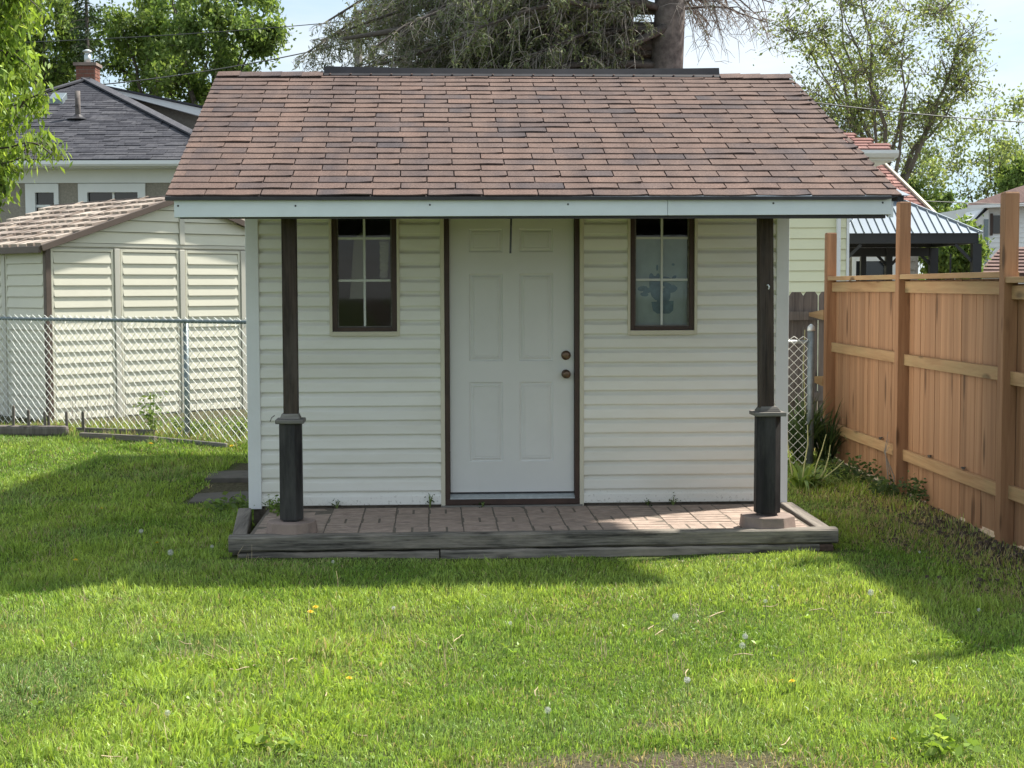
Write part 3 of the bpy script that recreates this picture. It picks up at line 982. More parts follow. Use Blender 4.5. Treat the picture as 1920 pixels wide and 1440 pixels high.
for s_, xf in ((-1, 0.012), (1, 0.988)):
    a_, b_ = rp_(xf, 0.0, -0.031), rp_(xf, 1.0, -0.031)
    m = MB()
    w_ = 0.018
    m.hexa([(a_.x - w_, EAVE_Y + 0.03, a_.z - 0.10), (a_.x + w_, EAVE_Y + 0.03, a_.z - 0.10), (b_.x + w_, RIDGE_Y, b_.z - 0.10), (b_.x - w_, RIDGE_Y, b_.z - 0.10)],
           [(a_.x - w_, EAVE_Y + 0.03, a_.z), (a_.x + w_, EAVE_Y + 0.03, a_.z), (b_.x + w_, RIDGE_Y, b_.z), (b_.x - w_, RIDGE_Y, b_.z)])
    m.build('rake_board', MT['fascia'], shed)
# gable triangles above the ceiling
for xg in (WL + 0.06, WR - 0.06):
    gq = (CEIL + 0.03 - ZE) / math.tan(PIT) + 0.14
    MB().add([(xg, EAVE_Y + gq, CEIL + 0.03), (xg, BACK_Y - gq, CEIL + 0.03), (xg, RIDGE_Y, ZR - 0.06)], [(0, 1, 2)]).build('gable', MT['siding'], shed)

# porch posts
PY = -1.13
def post(px_top, px_bot, px_sl, ztop_sl, zbot_sl, sl_w):
    zt = CEIL
    zt = ZE + (PY - EAVE_Y) * math.tan(PIT) - 0.06
    a_, b_ = sat(px_top, 420, PY), sat(px_bot, 770, PY)
    h = 0.046
    m = MB()
    top = lambda c, z: [(c - h, PY - h, z), (c + h, PY - h, z), (c + h, PY + h, z), (c - h, PY + h, z)]
    m.hexa(top(b_.x, 0.25), top(a_.x, zt))
    p = m.build('porch_post', MT['postwood'], shed, bevel=0.006)
    c = sat(px_sl, 880, PY).x
    w = sl_w / 2
    k = w * 0.45
    octo = [(-w, -k), (-k, -w), (k, -w), (w, -k), (w, k), (k, w), (-k, w), (-w, k)]
    octs = lambda sc_: [(c + x * sc_, PY + y * sc_) for x, y in octo]
    MB().prismz(octs(1.02), zbot_sl, ztop_sl, octs(1.0)).build('sleeve', MT['sleeve'], p, bevel=0.003)
    cl = MB()
    wc = w * 1.28
    cl.box(c - wc, c + wc, PY - wc, PY + wc, ztop_sl + 0.001, ztop_sl + 0.028)
    cc = MB()
    w1, w2 = w * 0.92, h + 0.006
    cc.hexa([(c - w1, PY - w1, ztop_sl + 0.029), (c + w1, PY - w1, ztop_sl + 0.029), (c + w1, PY + w1, ztop_sl + 0.029), (c - w1, PY + w1, ztop_sl + 0.029)],
            [(c - w2, PY - w2, ztop_sl + 0.062), (c + w2, PY - w2, ztop_sl + 0.062), (c + w2, PY + w2, ztop_sl + 0.062), (c - w2, PY + w2, ztop_sl + 0.062)])
    co = cl.build('collar', MT['collar'], p, bevel=0.006)
    cc.build('collar_cap', MT['collar'], co, bevel=0.003)
    MB().box(c - w * 0.7, c + w * 0.7, PY - w * 0.7, PY + w * 0.7, zbot_sl - 0.03, zbot_sl - 0.0005).build('post_foot', MT['drip'], p)
    return c
cL = post(542, 546, 546, sat(546, 793, PY).z, sat(546, 973, PY).z, 0.142)
cR = post(1433.5, 1438, 1438.5, sat(1437, 779, PY).z, sat(1437, 960, PY).z, 0.158)
# thin twine end on the left collar, hook on the right post
MB().tube([(cL - 0.09, PY - 0.10, 0.895), (cL - 0.11, PY - 0.10, 0.88), (cL - 0.12, PY - 0.10, 0.855)], 0.003, 5).build('twine_end', MT['collar'], shed)
hp = sat(1439, 538, PY - 0.05)
MB().tube([(hp.x, hp.y + 0.01, hp.z + 0.012), (hp.x, hp.y - 0.025, hp.z + 0.012), (hp.x + 0.004, hp.y - 0.035, hp.z), (hp.x + 0.002, hp.y - 0.025, hp.z - 0.014)], 0.0045, 6).build('cup_hook', MT['housewhite'], shed)
# iron rod hanging under the eave in front of the door
ra, rb = sat(958.5, 404, EAVE_Y + 0.3), sat(957, 475, EAVE_Y + 0.3)
rod = MB().tube([(ra.x, ra.y, CEIL + 0.01), (ra.x, ra.y, ra.z), (rb.x, rb.y, rb.z)], 0.0065, 8).build('hanging_rod', MT['drip'], None, SO, (0, 0, SA))
tag(rod, 'thin black iron rod hanging under the eave before the door', 'rod')

# ------------------------------------------------------------------ porch platform
porch = empty('porch_platform', SO, SA)
tag(porch, 'low brick paved porch edged with weathered grey timbers', 'porch')
TF = -1.345                                # front face of the timbers
tl, tr_ = sat(428, 1020, TF).x, sat(1572, 1005, TF).x
zt0, zt1 = sat(430, 1006.5, TF).z, sat(1570, 991.5, TF).z
zb0, zb1 = sat(430, 1036, TF).z, sat(1570, 1019, TF).z
def rough_beam(a0, a1, y0, y1, zb, zt, n=26, seed=1, jit=0.004):
    """long timber along x with an uneven worn outline"""
    r = random.Random(seed)
    m = MB()
    v = []
    for i in range(n + 1):
        t_ = i / n
        x = a0 + (a1 - a0) * t_
        b_ = zb[0] + (zb[1] - zb[0]) * t_
        u_ = zt[0] + (zt[1] - zt[0]) * t_
        j = lambda: r.uniform(-jit, jit)
        c = 0.010 + abs(j())
        v += [(x, y0 + j() * 0.6, b_ + c), (x, y0 + j() * 0.6, u_ - c), (x, y0 + c, u_ + j() * 0.7), (x, y1 - c, u_ + j() * 0.7), (x, y1, u_ - c), (x, y1, b_ + c), (x, y1 - c, b_), (x, y0 + c, b_ + j() * 0.5)]
    f = []
    for i in range(n):
        a_ = i * 8
        for q in range(8):
            q2 = (q + 1) % 8
            f.append((a_ + q, a_ + q2, a_ + 8 + q2, a_ + 8 + q))
    f += [tuple(range(8)), tuple(n * 8 + q for q in range(7, -1, -1))]
    f = [tuple(reversed(q)) for q in f]
    return m.add(v, f)
rough_beam(tl, tr_, TF, TF + 0.10, (zb0, zb1), (zt0, zt1), seed=3).build('timber', MT['timber'], porch)
xs1 = sat(826, 1045, TF).x
rough_beam(tl + 0.06, xs1 - 0.008, TF + 0.004, TF + 0.10, (-0.05, -0.05), (zb0 - 0.007, lerp_pt(Vector((tl, 0, zb0)), Vector((tr_, 0, zb1)), xs1) - 0.012), seed=4).build('timber', MT['timber'], porch)
xs2 = sat(1536, 1045, TF).x
rough_beam(xs1, xs2, TF - 0.012, TF + 0.10, (-0.04, 0.0), (lerp_pt(Vector((tl, 0, zb0)), Vector((tr_, 0, zb1)), xs1) - 0.006, zb1 - 0.004), seed=5).build('timber', MT['timber'], porch)
rough_beam(xs2 + 0.002, sat(1562, 1045, TF).x, TF - 0.004, TF + 0.11, (0.0, 0.0), (zb1 - 0.006, zb1 - 0.006), n=2, seed=6).build('timber_end', MT['endgrain'], porch)
def side_beam(xa0, xb0, z0, z1):
    """timber running back from the front corner to the wall"""
    m = MB()
    y0, y1 = TF + 0.102, -0.03
    m.hexa([(xa0, y0, -0.05), (xa0 + 0.095, y0, -0.05), (xb0 + 0.095, y1, -0.05), (xb0, y1, -0.05)], [(xa0, y0, z0), (xa0 + 0.095, y0, z0), (xb0 + 0.095, y1, z1), (xb0, y1, z1)])
    return m.build('timber', MT['timbery'], porch, bevel=0.010)
side_beam(tl + 0.010, WL - 0.075, zt0 - 0.004, sat(462, 953, -0.05).z)
side_beam(tr_ - 0.115, WR - 0.055, zt1 - 0.004, sat(1475, 942, -0.05).z)
# pavers
PZ = 0.128
MB().box(tl + 0.11, tr_ - 0.12, TF + 0.102, -0.002, -0.02, PZ - 0.0025).build('paver_bed', MT['joint'], porch)
pm = []
for i in range(5):
    r = random.Random(40 + i)
    w, d, h = 0.1965, 0.0930, 0.05
    j = lambda: r.uniform(-0.002, 0.002)
    m = MB().hexa([(j(), j(), -h), (w + j(), j(), -h), (w + j(), d + j(), -h), (j(), d + j(), -h)], [(0.0035, 0.0035, 0), (w - 0.0035, 0.0035, 0), (w - 0.0035, d - 0.0035, 0), (0.0035, d - 0.0035, 0)])
    pm.append(m.mesh('paver', MT['paver']))
BX0, BX1, BY0, BY1 = tl + 0.125, tr_ - 0.13, TF + 0.108, -0.05
nx = int((BX1 - BX0) / 0.402); ny = 3
ux = (BX1 - BX0) / nx; uy = (BY1 - BY0) / ny
for i in range(nx):
    for jx in range(ny):
        tilt = (rnd.uniform(-0.008, 0.008), rnd.uniform(-0.006, 0.006))
        dz = rnd.uniform(-0.0015, 0.0015)
        ox, oy = BX0 + i * ux, BY0 + jx * uy
        # a slab-sized block of pavers: rows lengthwise, or two across
        if (i + jx) % 2:
            lay = [(0, 0, 0), (0.2, 0, 0), (0, 0.1, 0), (0.2, 0.1, 0), (0, 0.2, 0), (0.2, 0.2, 0), (0, 0.3, 0), (0.2, 0.3, 0)]
        else:
            lay = [(0, 0, 0), (0.2, 0, 0), (0.1, 0.1, 1), (0.2, 0.1, 1), (0.3, 0.1, 1), (0.4, 0.1, 1), (0, 0.3, 0), (0.2, 0.3, 0)]
        sx, sy = ux / 0.4, uy / 0.4
        for lx, ly, r90 in lay:
            z = PZ + dz + tilt[0] * (lx - 0.2) + tilt[1] * (ly - 0.2)
            if r90:
                put('paver', rnd.choice(pm), porch, (ox + lx * sx, oy + ly * sy, z), (tilt[1], -tilt[0], R(90)), (sy, sx, 1))
            else:
                put('paver', rnd.choice(pm), porch, (ox + lx * sx, oy + ly * sy, z), (tilt[1], -tilt[0], 0), (sx, sy, 1))
# concrete feet of the posts
def foot(c, w, h, n, rot, lab):
    m = MB()
    poly = [(w / 2 * math.cos(2 * math.pi * i / n + rot), w / 2 * math.sin(2 * math.pi * i / n + rot)) for i in range(n)]
    m.prismz(poly, 0, h, [(x * 0.94, y * 0.94) for x, y in poly])
    wp = Matrix.Rotation(SA, 4, 'Z') @ Vector((c, PY, 0)) + SO
    o = m.build('concrete_footing', MT['concrete'], None, (wp.x, wp.y, PZ + 0.006), (0, 0, SA), bevel=0.006)
    tag(o, lab, 'footing', 'concrete blocks under the porch posts')
foot(cL, 0.335, 0.075, 12, R(15), 'round pinkish concrete block under the left porch post')
foot(cR + 0.004, 0.375, 0.080, 8, R(22.5), 'larger eight sided concrete block under the right porch post')

# ------------------------------------------------------------------ cedar fence
cf = empty('cedar_fence', (CF0.x, CF0.y, 0), CFA)
tag(cf, 'new cedar board fence with tall posts along the right side', 'fence')
SP = (CF1 - CF0).length / 2
posts = [(0.0, 2.20), (SP, 2.365), (2 * SP, 2.30), (3 * SP, 2.30)]
for x, h in posts:
    g = float(gz(CF0.x, 14.56 - x)) - 0.05
    p = MB().box(x - 0.047, x + 0.047, -0.092, 0.002, g, h - 0.006).build('post', MT['cedarpost'], cf, bevel=0.004)
    w = 0.047
    MB().hexa([(x - w, -0.092, h - 0.005), (x + w, -0.092, h - 0.005), (x + w, 0.002, h - 0.005), (x - w, 0.002, h - 0.005)], [(x - w * .86, -0.086, h + 0.006), (x + w * .86, -0.086, h + 0.006), (x + w * .86, -0.004, h + 0.006), (x - w * .86, -0.004, h + 0.006)]).build('post_top', MT['cedarpost'], p)
bm_ = {}
for pnl in range(3):
    x0, x1 = pnl * SP + 0.049, (pnl + 1) * SP - 0.049
    dz = (0.0, 0.0, -0.035)[pnl]
    for zt, hh, y0, dd in ((1.150, 0.088, -0.042, (0.012, 0, -0.01)[pnl]), (0.392, 0.088, -0.042, (0.0, -0.01, 0)[pnl]), (1.735, 0.090, -0.042, dz)):
        zt += dd
        s = rnd.uniform(-0.008, 0.008)
        MB().hexa([(x0, y0, zt - hh), (x1, y0, zt - hh + s), (x1, -0.003, zt - hh + s), (x0, -0.003, zt - hh)], [(x0, y0, zt), (x1, y0, zt + s), (x1, -0.003, zt + s), (x0, -0.003, zt)]).build('rail', MT['cedarrail'], cf, bevel=0.003)
    MB().box(x0 - 0.01 * (pnl > 0), x1, -0.085, 0.045, 1.752 + dz, 1.790 + dz).build('cap_rail', MT['cedarrail'], cf, bevel=0.003)
    x = x0 - 0.046
    while x < x1 + 0.02:
        w = rnd.choice([0.10, 0.115, 0.138, 0.138, 0.15, 0.165])
        w = min(w, x1 + 0.046 - x)
        if w < 0.03:
            break
        g = float(gz(3.1, 14.56 - x))
        yo = rnd.uniform(0, 0.005)
        if w not in bm_:
            m = MB().box(0, w - 0.006, 0, 0.018, 0, 1.0)
            bm_[w] = m.mesh('board', MT['cedar'])
        zb, zt_ = g + rnd.uniform(0.0, 0.03), 1.745 + dz
        put('board', bm_[w], cf, (x, yo, zb), (0, 0, 0), (1, 1, zt_ - zb))
        x += w
# mortise pockets and debris on the lowest rails
for x, z in ((SP * 0.72, 0.393), (SP * 1.28, 0.383), (SP * 1.62, 0.383)):
    c = MB()
    for q in range(7):
        a = rnd.uniform(0, 6.28)
        c.beam((x + rnd.uniform(-.02, .02), -0.02, z + 0.004 + q * 0.002), (x + 0.03 * math.cos(a), -0.02 + 0.012 * math.sin(a), z + 0.008 + q * 0.002), 0.012, 0.006)
    c.build('dry_leaf', MT['bark'], cf)
# short rail ends of the next lower section behind the far post
for z in (1.475, 0.838):
    MB().hexa([(-0.62, -0.10, z - 0.075), (-0.05, -0.10, z - 0.10), (-0.05, 0.02, z - 0.10), (-0.62, -0.02, z - 0.075)], [(-0.62, -0.10, z - 0.04), (-0.05, -0.10, z - 0.002), (-0.05, 0.02, z - 0.002), (-0.62, -0.02, z - 0.04)]).build('rail', MT['cedarrail'], cf)

# vine stems on the middle post
vx = CF0 + CFD * SP
vm = MB()
for q in range(3):
    p0 = Vector((vx.x - 0.13 - 0.03 * q, vx.y - 0.12 - 0.02 * q, 0.0))
    pts = [p0, p0 + Vector((0.02, 0.05, 0.16)), p0 + Vector((-0.05 + 0.03 * q, 0.10, 0.36)), p0 + Vector((-0.01 + 0.03 * q, 0.14, 0.52 - 0.06 * q))]
    vm.tube(pts, [0.006, 0.005, 0.004, 0.002], 5)
tag(vm.build('bare_vine', MT['twig']), 'bare vine stems climbing the middle cedar fence post', 'vine')

# ------------------------------------------------------------------ old grey picket fence behind
pf = empty('grey_picket_fence', (1.55, 15.25, 0.0))
tag(pf, 'old dark grey dog eared picket fence behind the cabin corner', 'fence')
w = 0.142
pk = MB().prism([(0, 0), (w, 0), (w, 1.56), (w - 0.028, 1.60), (0.028, 1.60), (0, 1.56)], 0, 0.018).mesh('picket', MT['greypicket'])
for i in range(11):
    put('picket', pk, pf, (i * 0.153, 0, 0.05), (0, rnd.uniform(-0.004, 0.004), 0), (1, 1, 1 + rnd.uniform(-0.008, 0.006)))
for z in (1.36, 0.55):
    MB().box(-0.02, 1.68, -0.04, -0.002, z, z + 0.085).build('rail', MT['greypicket'], pf)

# ------------------------------------------------------------------ chain link fences
def chain_link(root, a, b, ztop, zbot, dm=0.082, fx=1.0):
    """wire mesh between two ground points, in world coords; zigzag wires"""
    a, b = Vector((a[0], a[1], 0)), Vector((b[0], b[1], 0))
    d = (b - a)
    Ln = d.length
    d.normalize()
    nrm = Vector((-d.y, d.x, 0))
    m = MB()
    hw, hh = dm * fx / 2, dm / 2
    nw = int(Ln / hw)
    nh = int((ztop(0) - zbot) / hh) + 2
    for i in range(nw):
        pts = []
        for k in range(nh):
            u = (i + ((k + i) % 2)) * hw
            t_ = u / Ln
            z = ztop(t_) + 0.05 - k * hh
            if k == 0:
                z -= 0.012
            o = 0.003 * (1 if (k % 2) else -1)
            p = a + d * u + nrm * o
            pts.append((p.x, p.y, z))
        m.tube(pts, 0.0036, 4, cap=False)
    o = m.build('wire_mesh', MT['wire'], root)
    o['kind'] = 'stuff'
def rail_z(p0, p1):
    return lambda t_: p0 + (p1 - p0) * t_
A, B = (-8.3, 18.88), (-1.95, 14.05)
cl = empty('chain_link_fence', (0, 0, 0))
tag(cl, 'galvanised chain link fence before the cream vinyl shed', 'fence')
ZC = 1.374
chain_link(cl, A, B, rail_z(ZC, ZC), 0.16, 0.090, 1.2)
da = (Vector((B[0], B[1], 0)) - Vector((A[0], A[1], 0)))
MB().tube([(A[0], A[1] + 0.02, ZC), (A[0] + da.x * 0.5, A[1] + 0.02 + da.y * 0.5, ZC - 0.006), (B[0], B[1] + 0.02, ZC)], 0.021, 8).build('top_rail', MT['galvdark'], cl, smooth=True)
def on_line(px):
    k = (px - 960) / F
    # X = k*Y on line A + s*d
    s_ = (k * A[1] - A[0]) / (da.x - k * da.y)
    return A[0] + da.x * s_, A[1] + da.y * s_
for px in (347, -190):
    x, y = on_line(px)
    MB().tube([(x, y + 0.045, 0.05), (x, y + 0.045, ZC - 0.02)], 0.027, 8).build('post', MT['galvdark'], cl, smooth=True)
for px in (56, 120, 185, 245, 290, 405, 440):
    x, y = on_line(px)
    MB().tube([(x, y - 0.01, ZC + 0.024), (x + 0.004, y + 0.02, ZC + 0.026), (x + 0.008, y + 0.046, ZC + 0.01), (x + 0.01, y + 0.04, ZC - 0.03), (x + 0.012, y - 0.004, ZC - 0.05)], 0.003, 4).build('tie_wire', MT['wire'], cl)

cr = empty('chain_link_fence', (0, 0, 0))
tag(cr, 'short chain link stretch with end post right of the cabin', 'fence')
rx, ry = 2.76, 14.0
chain_link(cr, (1.75, 14.0), (rx - 0.03, ry), rail_z(1.20, 1.20), 0.05, 0.085)
MB().tube([(1.75, 14.02, 1.185), (rx, 14.02, 1.185)], 0.019, 8).build('top_rail', MT['galv'], cr, smooth=True)
pp = MB().tube([(rx, ry + 0.02, 0.0), (rx, ry + 0.02, 1.29)], 0.034, 10).build('end_post', MT['galvdark'], cr, smooth=True)
MB().lathe([(0.037, 0), (0.037, 0.02), (0.03, 0.045), (0.012, 0.062), (0.003, 0.066)], (rx, ry + 0.02, 1.285), 10).build('post_cap', MT['galv'], pp, smooth=True)

# ------------------------------------------------------------------ cream vinyl shed
vz = 0.14
vc = at(92, 700, 17.0)
vsd = empty('vinyl_shed', (vc.x, vc.y, vz), R(45))
tag(vsd, 'cream louvred vinyl shed with brown tiled roof behind chain link', 'shed')
VW, VL = 3.5, 3.0
VH = at(100, 462, 17.0).z - vz             # eave height
VA = VH + 0.60
slat_cache = {}
def slat_mesh(wd, h):
    key = (round(wd, 3), round(h, 3))
    if key not in slat_cache:
        prof = [(0.012, 0.0), (-0.017, 0.003), (-0.0165, 0.012), (0.0, h - 0.002), (0.012, h - 0.002)]
        m = MB()
        n = len(prof)
        sh = 0.010
        v = [(0, y, z) for y, z in prof] + [(wd, y, z) for y, z in prof]
        v[1] = (sh, v[1][1], v[1][2]); v[n + 1] = (wd - sh, v[n + 1][1], v[n + 1][2])
        f = [(i, i + n, (i + 1) % n + n, (i + 1) % n) for i in range(n)] + [tuple(range(n)), tuple(range(2 * n - 1, n - 1, -1))]
        f = [tuple(reversed(q)) for q in f]
        slat_cache[key] = m.add(v, f).mesh('louvre_slat', MT['vinylshed'])
    return slat_cache[key]
def vinyl_wall(length, npan, rotz, origin, first_trim):
    pw = length / npan
    NSL = 15
    hs = (VH - 0.14) / NSL
    back = MB().box(0, length, 0.014, 0.05, 0.0, VH)
    wl = back.build('wall', MT['vinylmull'], vsd, origin, (0, 0, rotz))
    for i in range(npan):
        x0, x1 = i * pw, (i + 1) * pw
        fm_ = MB()
        fm_.box(x0 + 0.045, x0 + 0.075, -0.012, 0.013, 0.04, VH - 0.02)
        fm_.box(x1 - 0.075, x1 - 0.045, -0.012, 0.013, 0.04, VH - 0.02)
        fm_.box(x0 + 0.075, x1 - 0.075, -0.012, 0.013, VH - 0.052, VH - 0.02)
        fm_.build('panel_frame', MT['vinylshed'], wl, bevel=0.003)
        if i:
            MB().box(x0 - 0.036, x0 + 0.036, -0.022, 0.013, 0.0, VH - 0.012).build('mullion', MT['vinylmull'], wl, bevel=0.006)
        for k in range(NSL):
            put('louvre_slat', slat_mesh(x1 - x0 - 0.156, hs), wl, (x0 + 0.078, 0, 0.08 + k * hs))
    return wl
vinyl_wall(VW, 4, 0, (0, 0, 0), True)
vinyl_wall(VL, 3, R(-90), (0, VL, 0), False)
MB().box(VW - 0.05, VW, 0.06, VL, 0, VH).build('wall', MT['vinylshed'], vsd)
MB().box(0.06, VW - 0.06, VL - 0.05, VL - 0.002, 0, VH).build('wall', MT['vinylshed'], vsd)
MB().box(-0.03, 0.035, -0.03, 0.035, 0, VH + 0.0).build('corner_post', MT['shedbrown'], vsd, bevel=0.006)
# gable end: beam, centre mullion, clipped slats
MB().box(0.04, VW - 0.04, -0.014, 0.03, VH + 0.002, VH + 0.045).build('gable_beam', MT['vinylmull'], vsd, bevel=0.004)
gs = (VA - VH) / (VW / 2)
z = VH + 0.046
hs = 0.135
while z < VA - 0.03:
    z2 = min(z + hs, VA - 0.012)
    for side in (0, 1):
        def lim(zz):
            return (zz - VH) / gs + 0.03
        if side == 0:
            lo0, lo1, hi = lim(z), lim(z2), VW / 2 - 0.04
        else:
            lo0, lo1, hi = lim(z), lim(z2), VW / 2 - 0.04
        if hi - lo0 < 0.05:
            continue
        lo1 = min(lo1, hi)
        p = [(lo0, -0.02, z + 0.003), (hi, -0.02, z + 0.003), (hi, 0.004, z2 - 0.003), (lo1, 0.004, z2 - 0.003), (lo0, 0.03, z + 0.003), (hi, 0.03, z + 0.003), (hi, 0.03, z2 - 0.003), (lo1, 0.03, z2 - 0.003)]
        fs = [(0, 1, 2, 3), (7, 6, 5, 4), (0, 4, 5, 1), (1, 5, 6, 2), (2, 6, 7, 3), (3, 7, 4, 0)]
        if side:
            p = [(VW - a_, b_, c_) for a_, b_, c_ in p]
            fs = [tuple(reversed(q)) for q in fs]
        MB().add(p, fs).build('gable_slat', MT['vinylshed'], vsd)
    z += hs
MB().box(VW / 2 - 0.035, VW / 2 + 0.035, -0.028, 0.03, VH + 0.046, VA - 0.03).build('mullion', MT['vinylmull'], vsd, bevel=0.005)
MB().add([(0.05, 0.032, VH), (VW - 0.05, 0.032, VH), (VW / 2, 0.032, VA - 0.015)], [(0, 1, 2)]).build('gable_back', MT['vinylmull'], vsd)
# roof sheets
ov, rk = 0.10, 0.07
vang = math.atan2(VA - VH, VW / 2)
vsl = math.hypot(VA - VH, VW / 2) + ov
for side in (0, 1):
    m = MB()
    p = [(-ov * math.cos(vang), -rk, VH - ov * math.sin(vang)), (VW / 2, -rk, VA), (VW / 2, VL + rk, VA), (-ov * math.cos(vang), VL + rk, VH - ov * math.sin(vang))]
    if side:
        p = [(VW - a_, b_, c_) for a_, b_, c_ in p][::-1]
    m.hexa([(a_, b_, c_ + 0.004) for a_, b_, c_ in p], [(a_, b_, c_ + 0.03) for a_, b_, c_ in p])
    rf = m.build('roof', MT['tilebase'], vsd)
    if side == 0:
        roofv = rf
# rake and eave trims
def vtrim(a_, b_, w_, h_):
    MB().beam(a_, b_, w_, h_).build('roof_trim', MT['shedbrown'], vsd, bevel=0.004)
vtrim((-ov, -rk - 0.012, VH - ov * gs + 0.012), (VW / 2, -rk - 0.012, VA + 0.012), 0.03, 0.07)
vtrim((VW / 2, -rk - 0.012, VA + 0.012), (VW + ov, -rk - 0.012, VH - ov * gs + 0.012), 0.03, 0.07)
vtrim((-ov - 0.012, -rk, VH - ov * gs - 0.002), (-ov - 0.012, VL + rk, VH - ov * gs - 0.002), 0.03, 0.075)
vtrim((VW / 2, -rk, VA + 0.034), (VW / 2, VL + rk, VA + 0.034), 0.09, 0.02)
tm_ = []
for i in range(4):
    r = random.Random(70 + i)
    w_, d_ = 0.165 + r.uniform(-0.03, 0.012), 0.225
    t_ = r.uniform(0.022, 0.046)
    tm_.append(MB().hexa([(0, 0, 0), (w_, 0, 0), (w_, d_, 0), (0, d_, 0)], [(0.004, 0.004, t_), (w_ - 0.004, 0.004, t_), (w_, d_, 0.010), (0, d_, 0.010)]).mesh('roof_tile', MT['tile']))
nrw, ncl = 8, 16
for k in range(nrw):
    for c in range(ncl):
        s_ = 0.02 + k * (vsl - 0.02) / nrw
        yy = -rk + 0.02 + (c + (0.5 if k % 2 else 0) * 0.9) * (VL + 2 * rk) / (ncl + 0.5)
        zz = VH - ov * math.sin(vang) + s_ * math.sin(vang) + 0.031
        xx = -ov * math.cos(vang) + s_ * math.cos(vang)
        # tile frame: x across (along -local y), y up slope
        mt = Matrix(((0, math.cos(vang), -math.sin(vang), xx), (-1, 0, 0, yy + 0.155), (0, math.sin(vang), math.cos(vang), zz), (0, 0, 0, 1)))
        o = put('roof_tile', rnd.choice(tm_), roofv)
        o.matrix_local = mt
for q in range(1, 4):
    yy = -rk + q * (VL + 2 * rk) / 4
    MB().beam((-ov * math.cos(vang), yy, VH - ov * math.sin(vang) + 0.045), (VW / 2, yy, VA + 0.045), 0.03, 0.035).build('roof_rib', MT['tile'], roofv)

# ------------------------------------------------------------------ ground pieces on the left
def ground_board(name, a_, b_, w_, h_, lab, mat='timbery', cat='board'):
    a_, b_ = Vector(a_), Vector(b_)
    d = b_ - a_
    ln = d.length
    m = MB().box(-w_ / 2, w_ / 2, 0, ln, -0.04, h_)
    o = m.build(name, MT[mat], None, a_, (0, 0, math.atan2(-d.x, d.y)), bevel=0.008)
    o.rotation_euler[0] = math.atan2(d.z, math.hypot(d.x, d.y))
    tag(o, lab, cat, 'old edging boards by the chain link fence')
gp = lambda px, py, Y: Vector((at(px, py, Y).x, Y, float(gz(at(px, py, Y).x, Y))))
ground_board('edging_board', gp(152, 830, 15.1), gp(292, 826, 14.75), 0.06, 0.065, 'thick grey edging board lying before the chain link fence')
ground_board('edging_board', gp(290, 826, 14.85), gp(425, 836, 14.35), 0.035, 0.05, 'thin edging board slanting to the cabin corner', 'collar')
ground_board('edging_board', gp(145, 816, 15.5), gp(290, 820, 15.2), 0.04, 0.08, 'rear green grey edging board in the weeds', 'collar')
# picket edging of short stakes
se = empty('stake_edging', (0, 0, 0))
tag(se, 'row of short dark pointed stakes edging the bed at left', 'edging')
for px, py, hh in ((-20, 775, 0.30), (25, 771, 0.32), (55, 780, 0.28), (86, 786, 0.26), (93, 790, 0.22), (126, 788, 0.26), (157, 790, 0.26)):
    p = gp(px, 815, 15.35)
    w_ = 0.013
    t_ = rnd.uniform(-0.01, 0.01)
    m = MB().prism([(-w_, -0.05), (w_, -0.05), (w_ + t_, hh - 0.02), (t_, hh), (-w_ + t_, hh - 0.02)], -0.008, 0.008)
    m.build('stake', MT['greypicket'], se, (p.x, p.y, p.z))
ls = MB()
ls.beam(tuple(gp(-60, 820, 15.4) + Vector((0, 0, 0.06))), tuple(gp(128, 822, 15.3) + Vector((0, 0, 0.06))), 0.09, 0.11)
tag(ls.build('log', MT['greypicket'], bevel=0.03), 'dark rotten log lying behind the short stakes', 'log')
# stone slabs left of the cabin
for k, (poly, lab) in enumerate((
    ([(405, 879), (470, 879), (472, 907), (386, 908)], 'grey stone slab by the cabin side, the farther one'),
    ([(384, 909), (474, 909), (476, 938), (356, 936)], 'grey stone slab by the cabin side, the nearer one'))):
    pts = []
    for px, py in poly:
        d = fwd + rt * ((px - 960) / F) + up * ((720 - py) / F)
        t_ = (H - 0.06) / -d.z
        pts.append((d.x * t_, d.y * t_))
    c = (sum(p[0] for p in pts) / 4, sum(p[1] for p in pts) / 4)
    loc_poly = [(p[0] - c[0] + rnd.uniform(-.02, .02), p[1] - c[1]) for p in pts][::-1]
    o = MB().prismz(loc_poly, -0.08, 0.0, [(x * 0.99, y * 0.98) for x, y in loc_poly]).build('stone_slab', MT['slab'], None, (c[0], c[1], float(gz(*c)) + 0.004), bevel=0.008)
    tag(o, lab, 'slab', 'stone slabs beside the cabin')

# ------------------------------------------------------------------ grey stucco house
def sheet(pts, th=0.05):
    """thin slab from 4+ points, thickness downwards"""
    n = len(pts)
    v = [tuple(p) for p in pts] + [(p[0], p[1], p[2] - th) for p in pts]
    f = [tuple(range(n)), tuple(range(2 * n - 1, n - 1, -1))] + [(i, i + n, (i + 1) % n + n, (i + 1) % n) for i in range(n)]
    return MB().add(v, f)
HY = 30.0
sh = empty('stucco_house', (at(100, 500, HY).x, HY, 0))
tag(sh, 'grey stucco house with charcoal hip roof and brick chimney', 'house')
hx = lambda px, py=320, Y=HY: at(px, py, Y).x - sh.location.x
hz = lambda py, Y=HY, px=170: at(px, py, Y).z
ez = hz(318)
WX0, WX1 = hx(-260), hx(414)
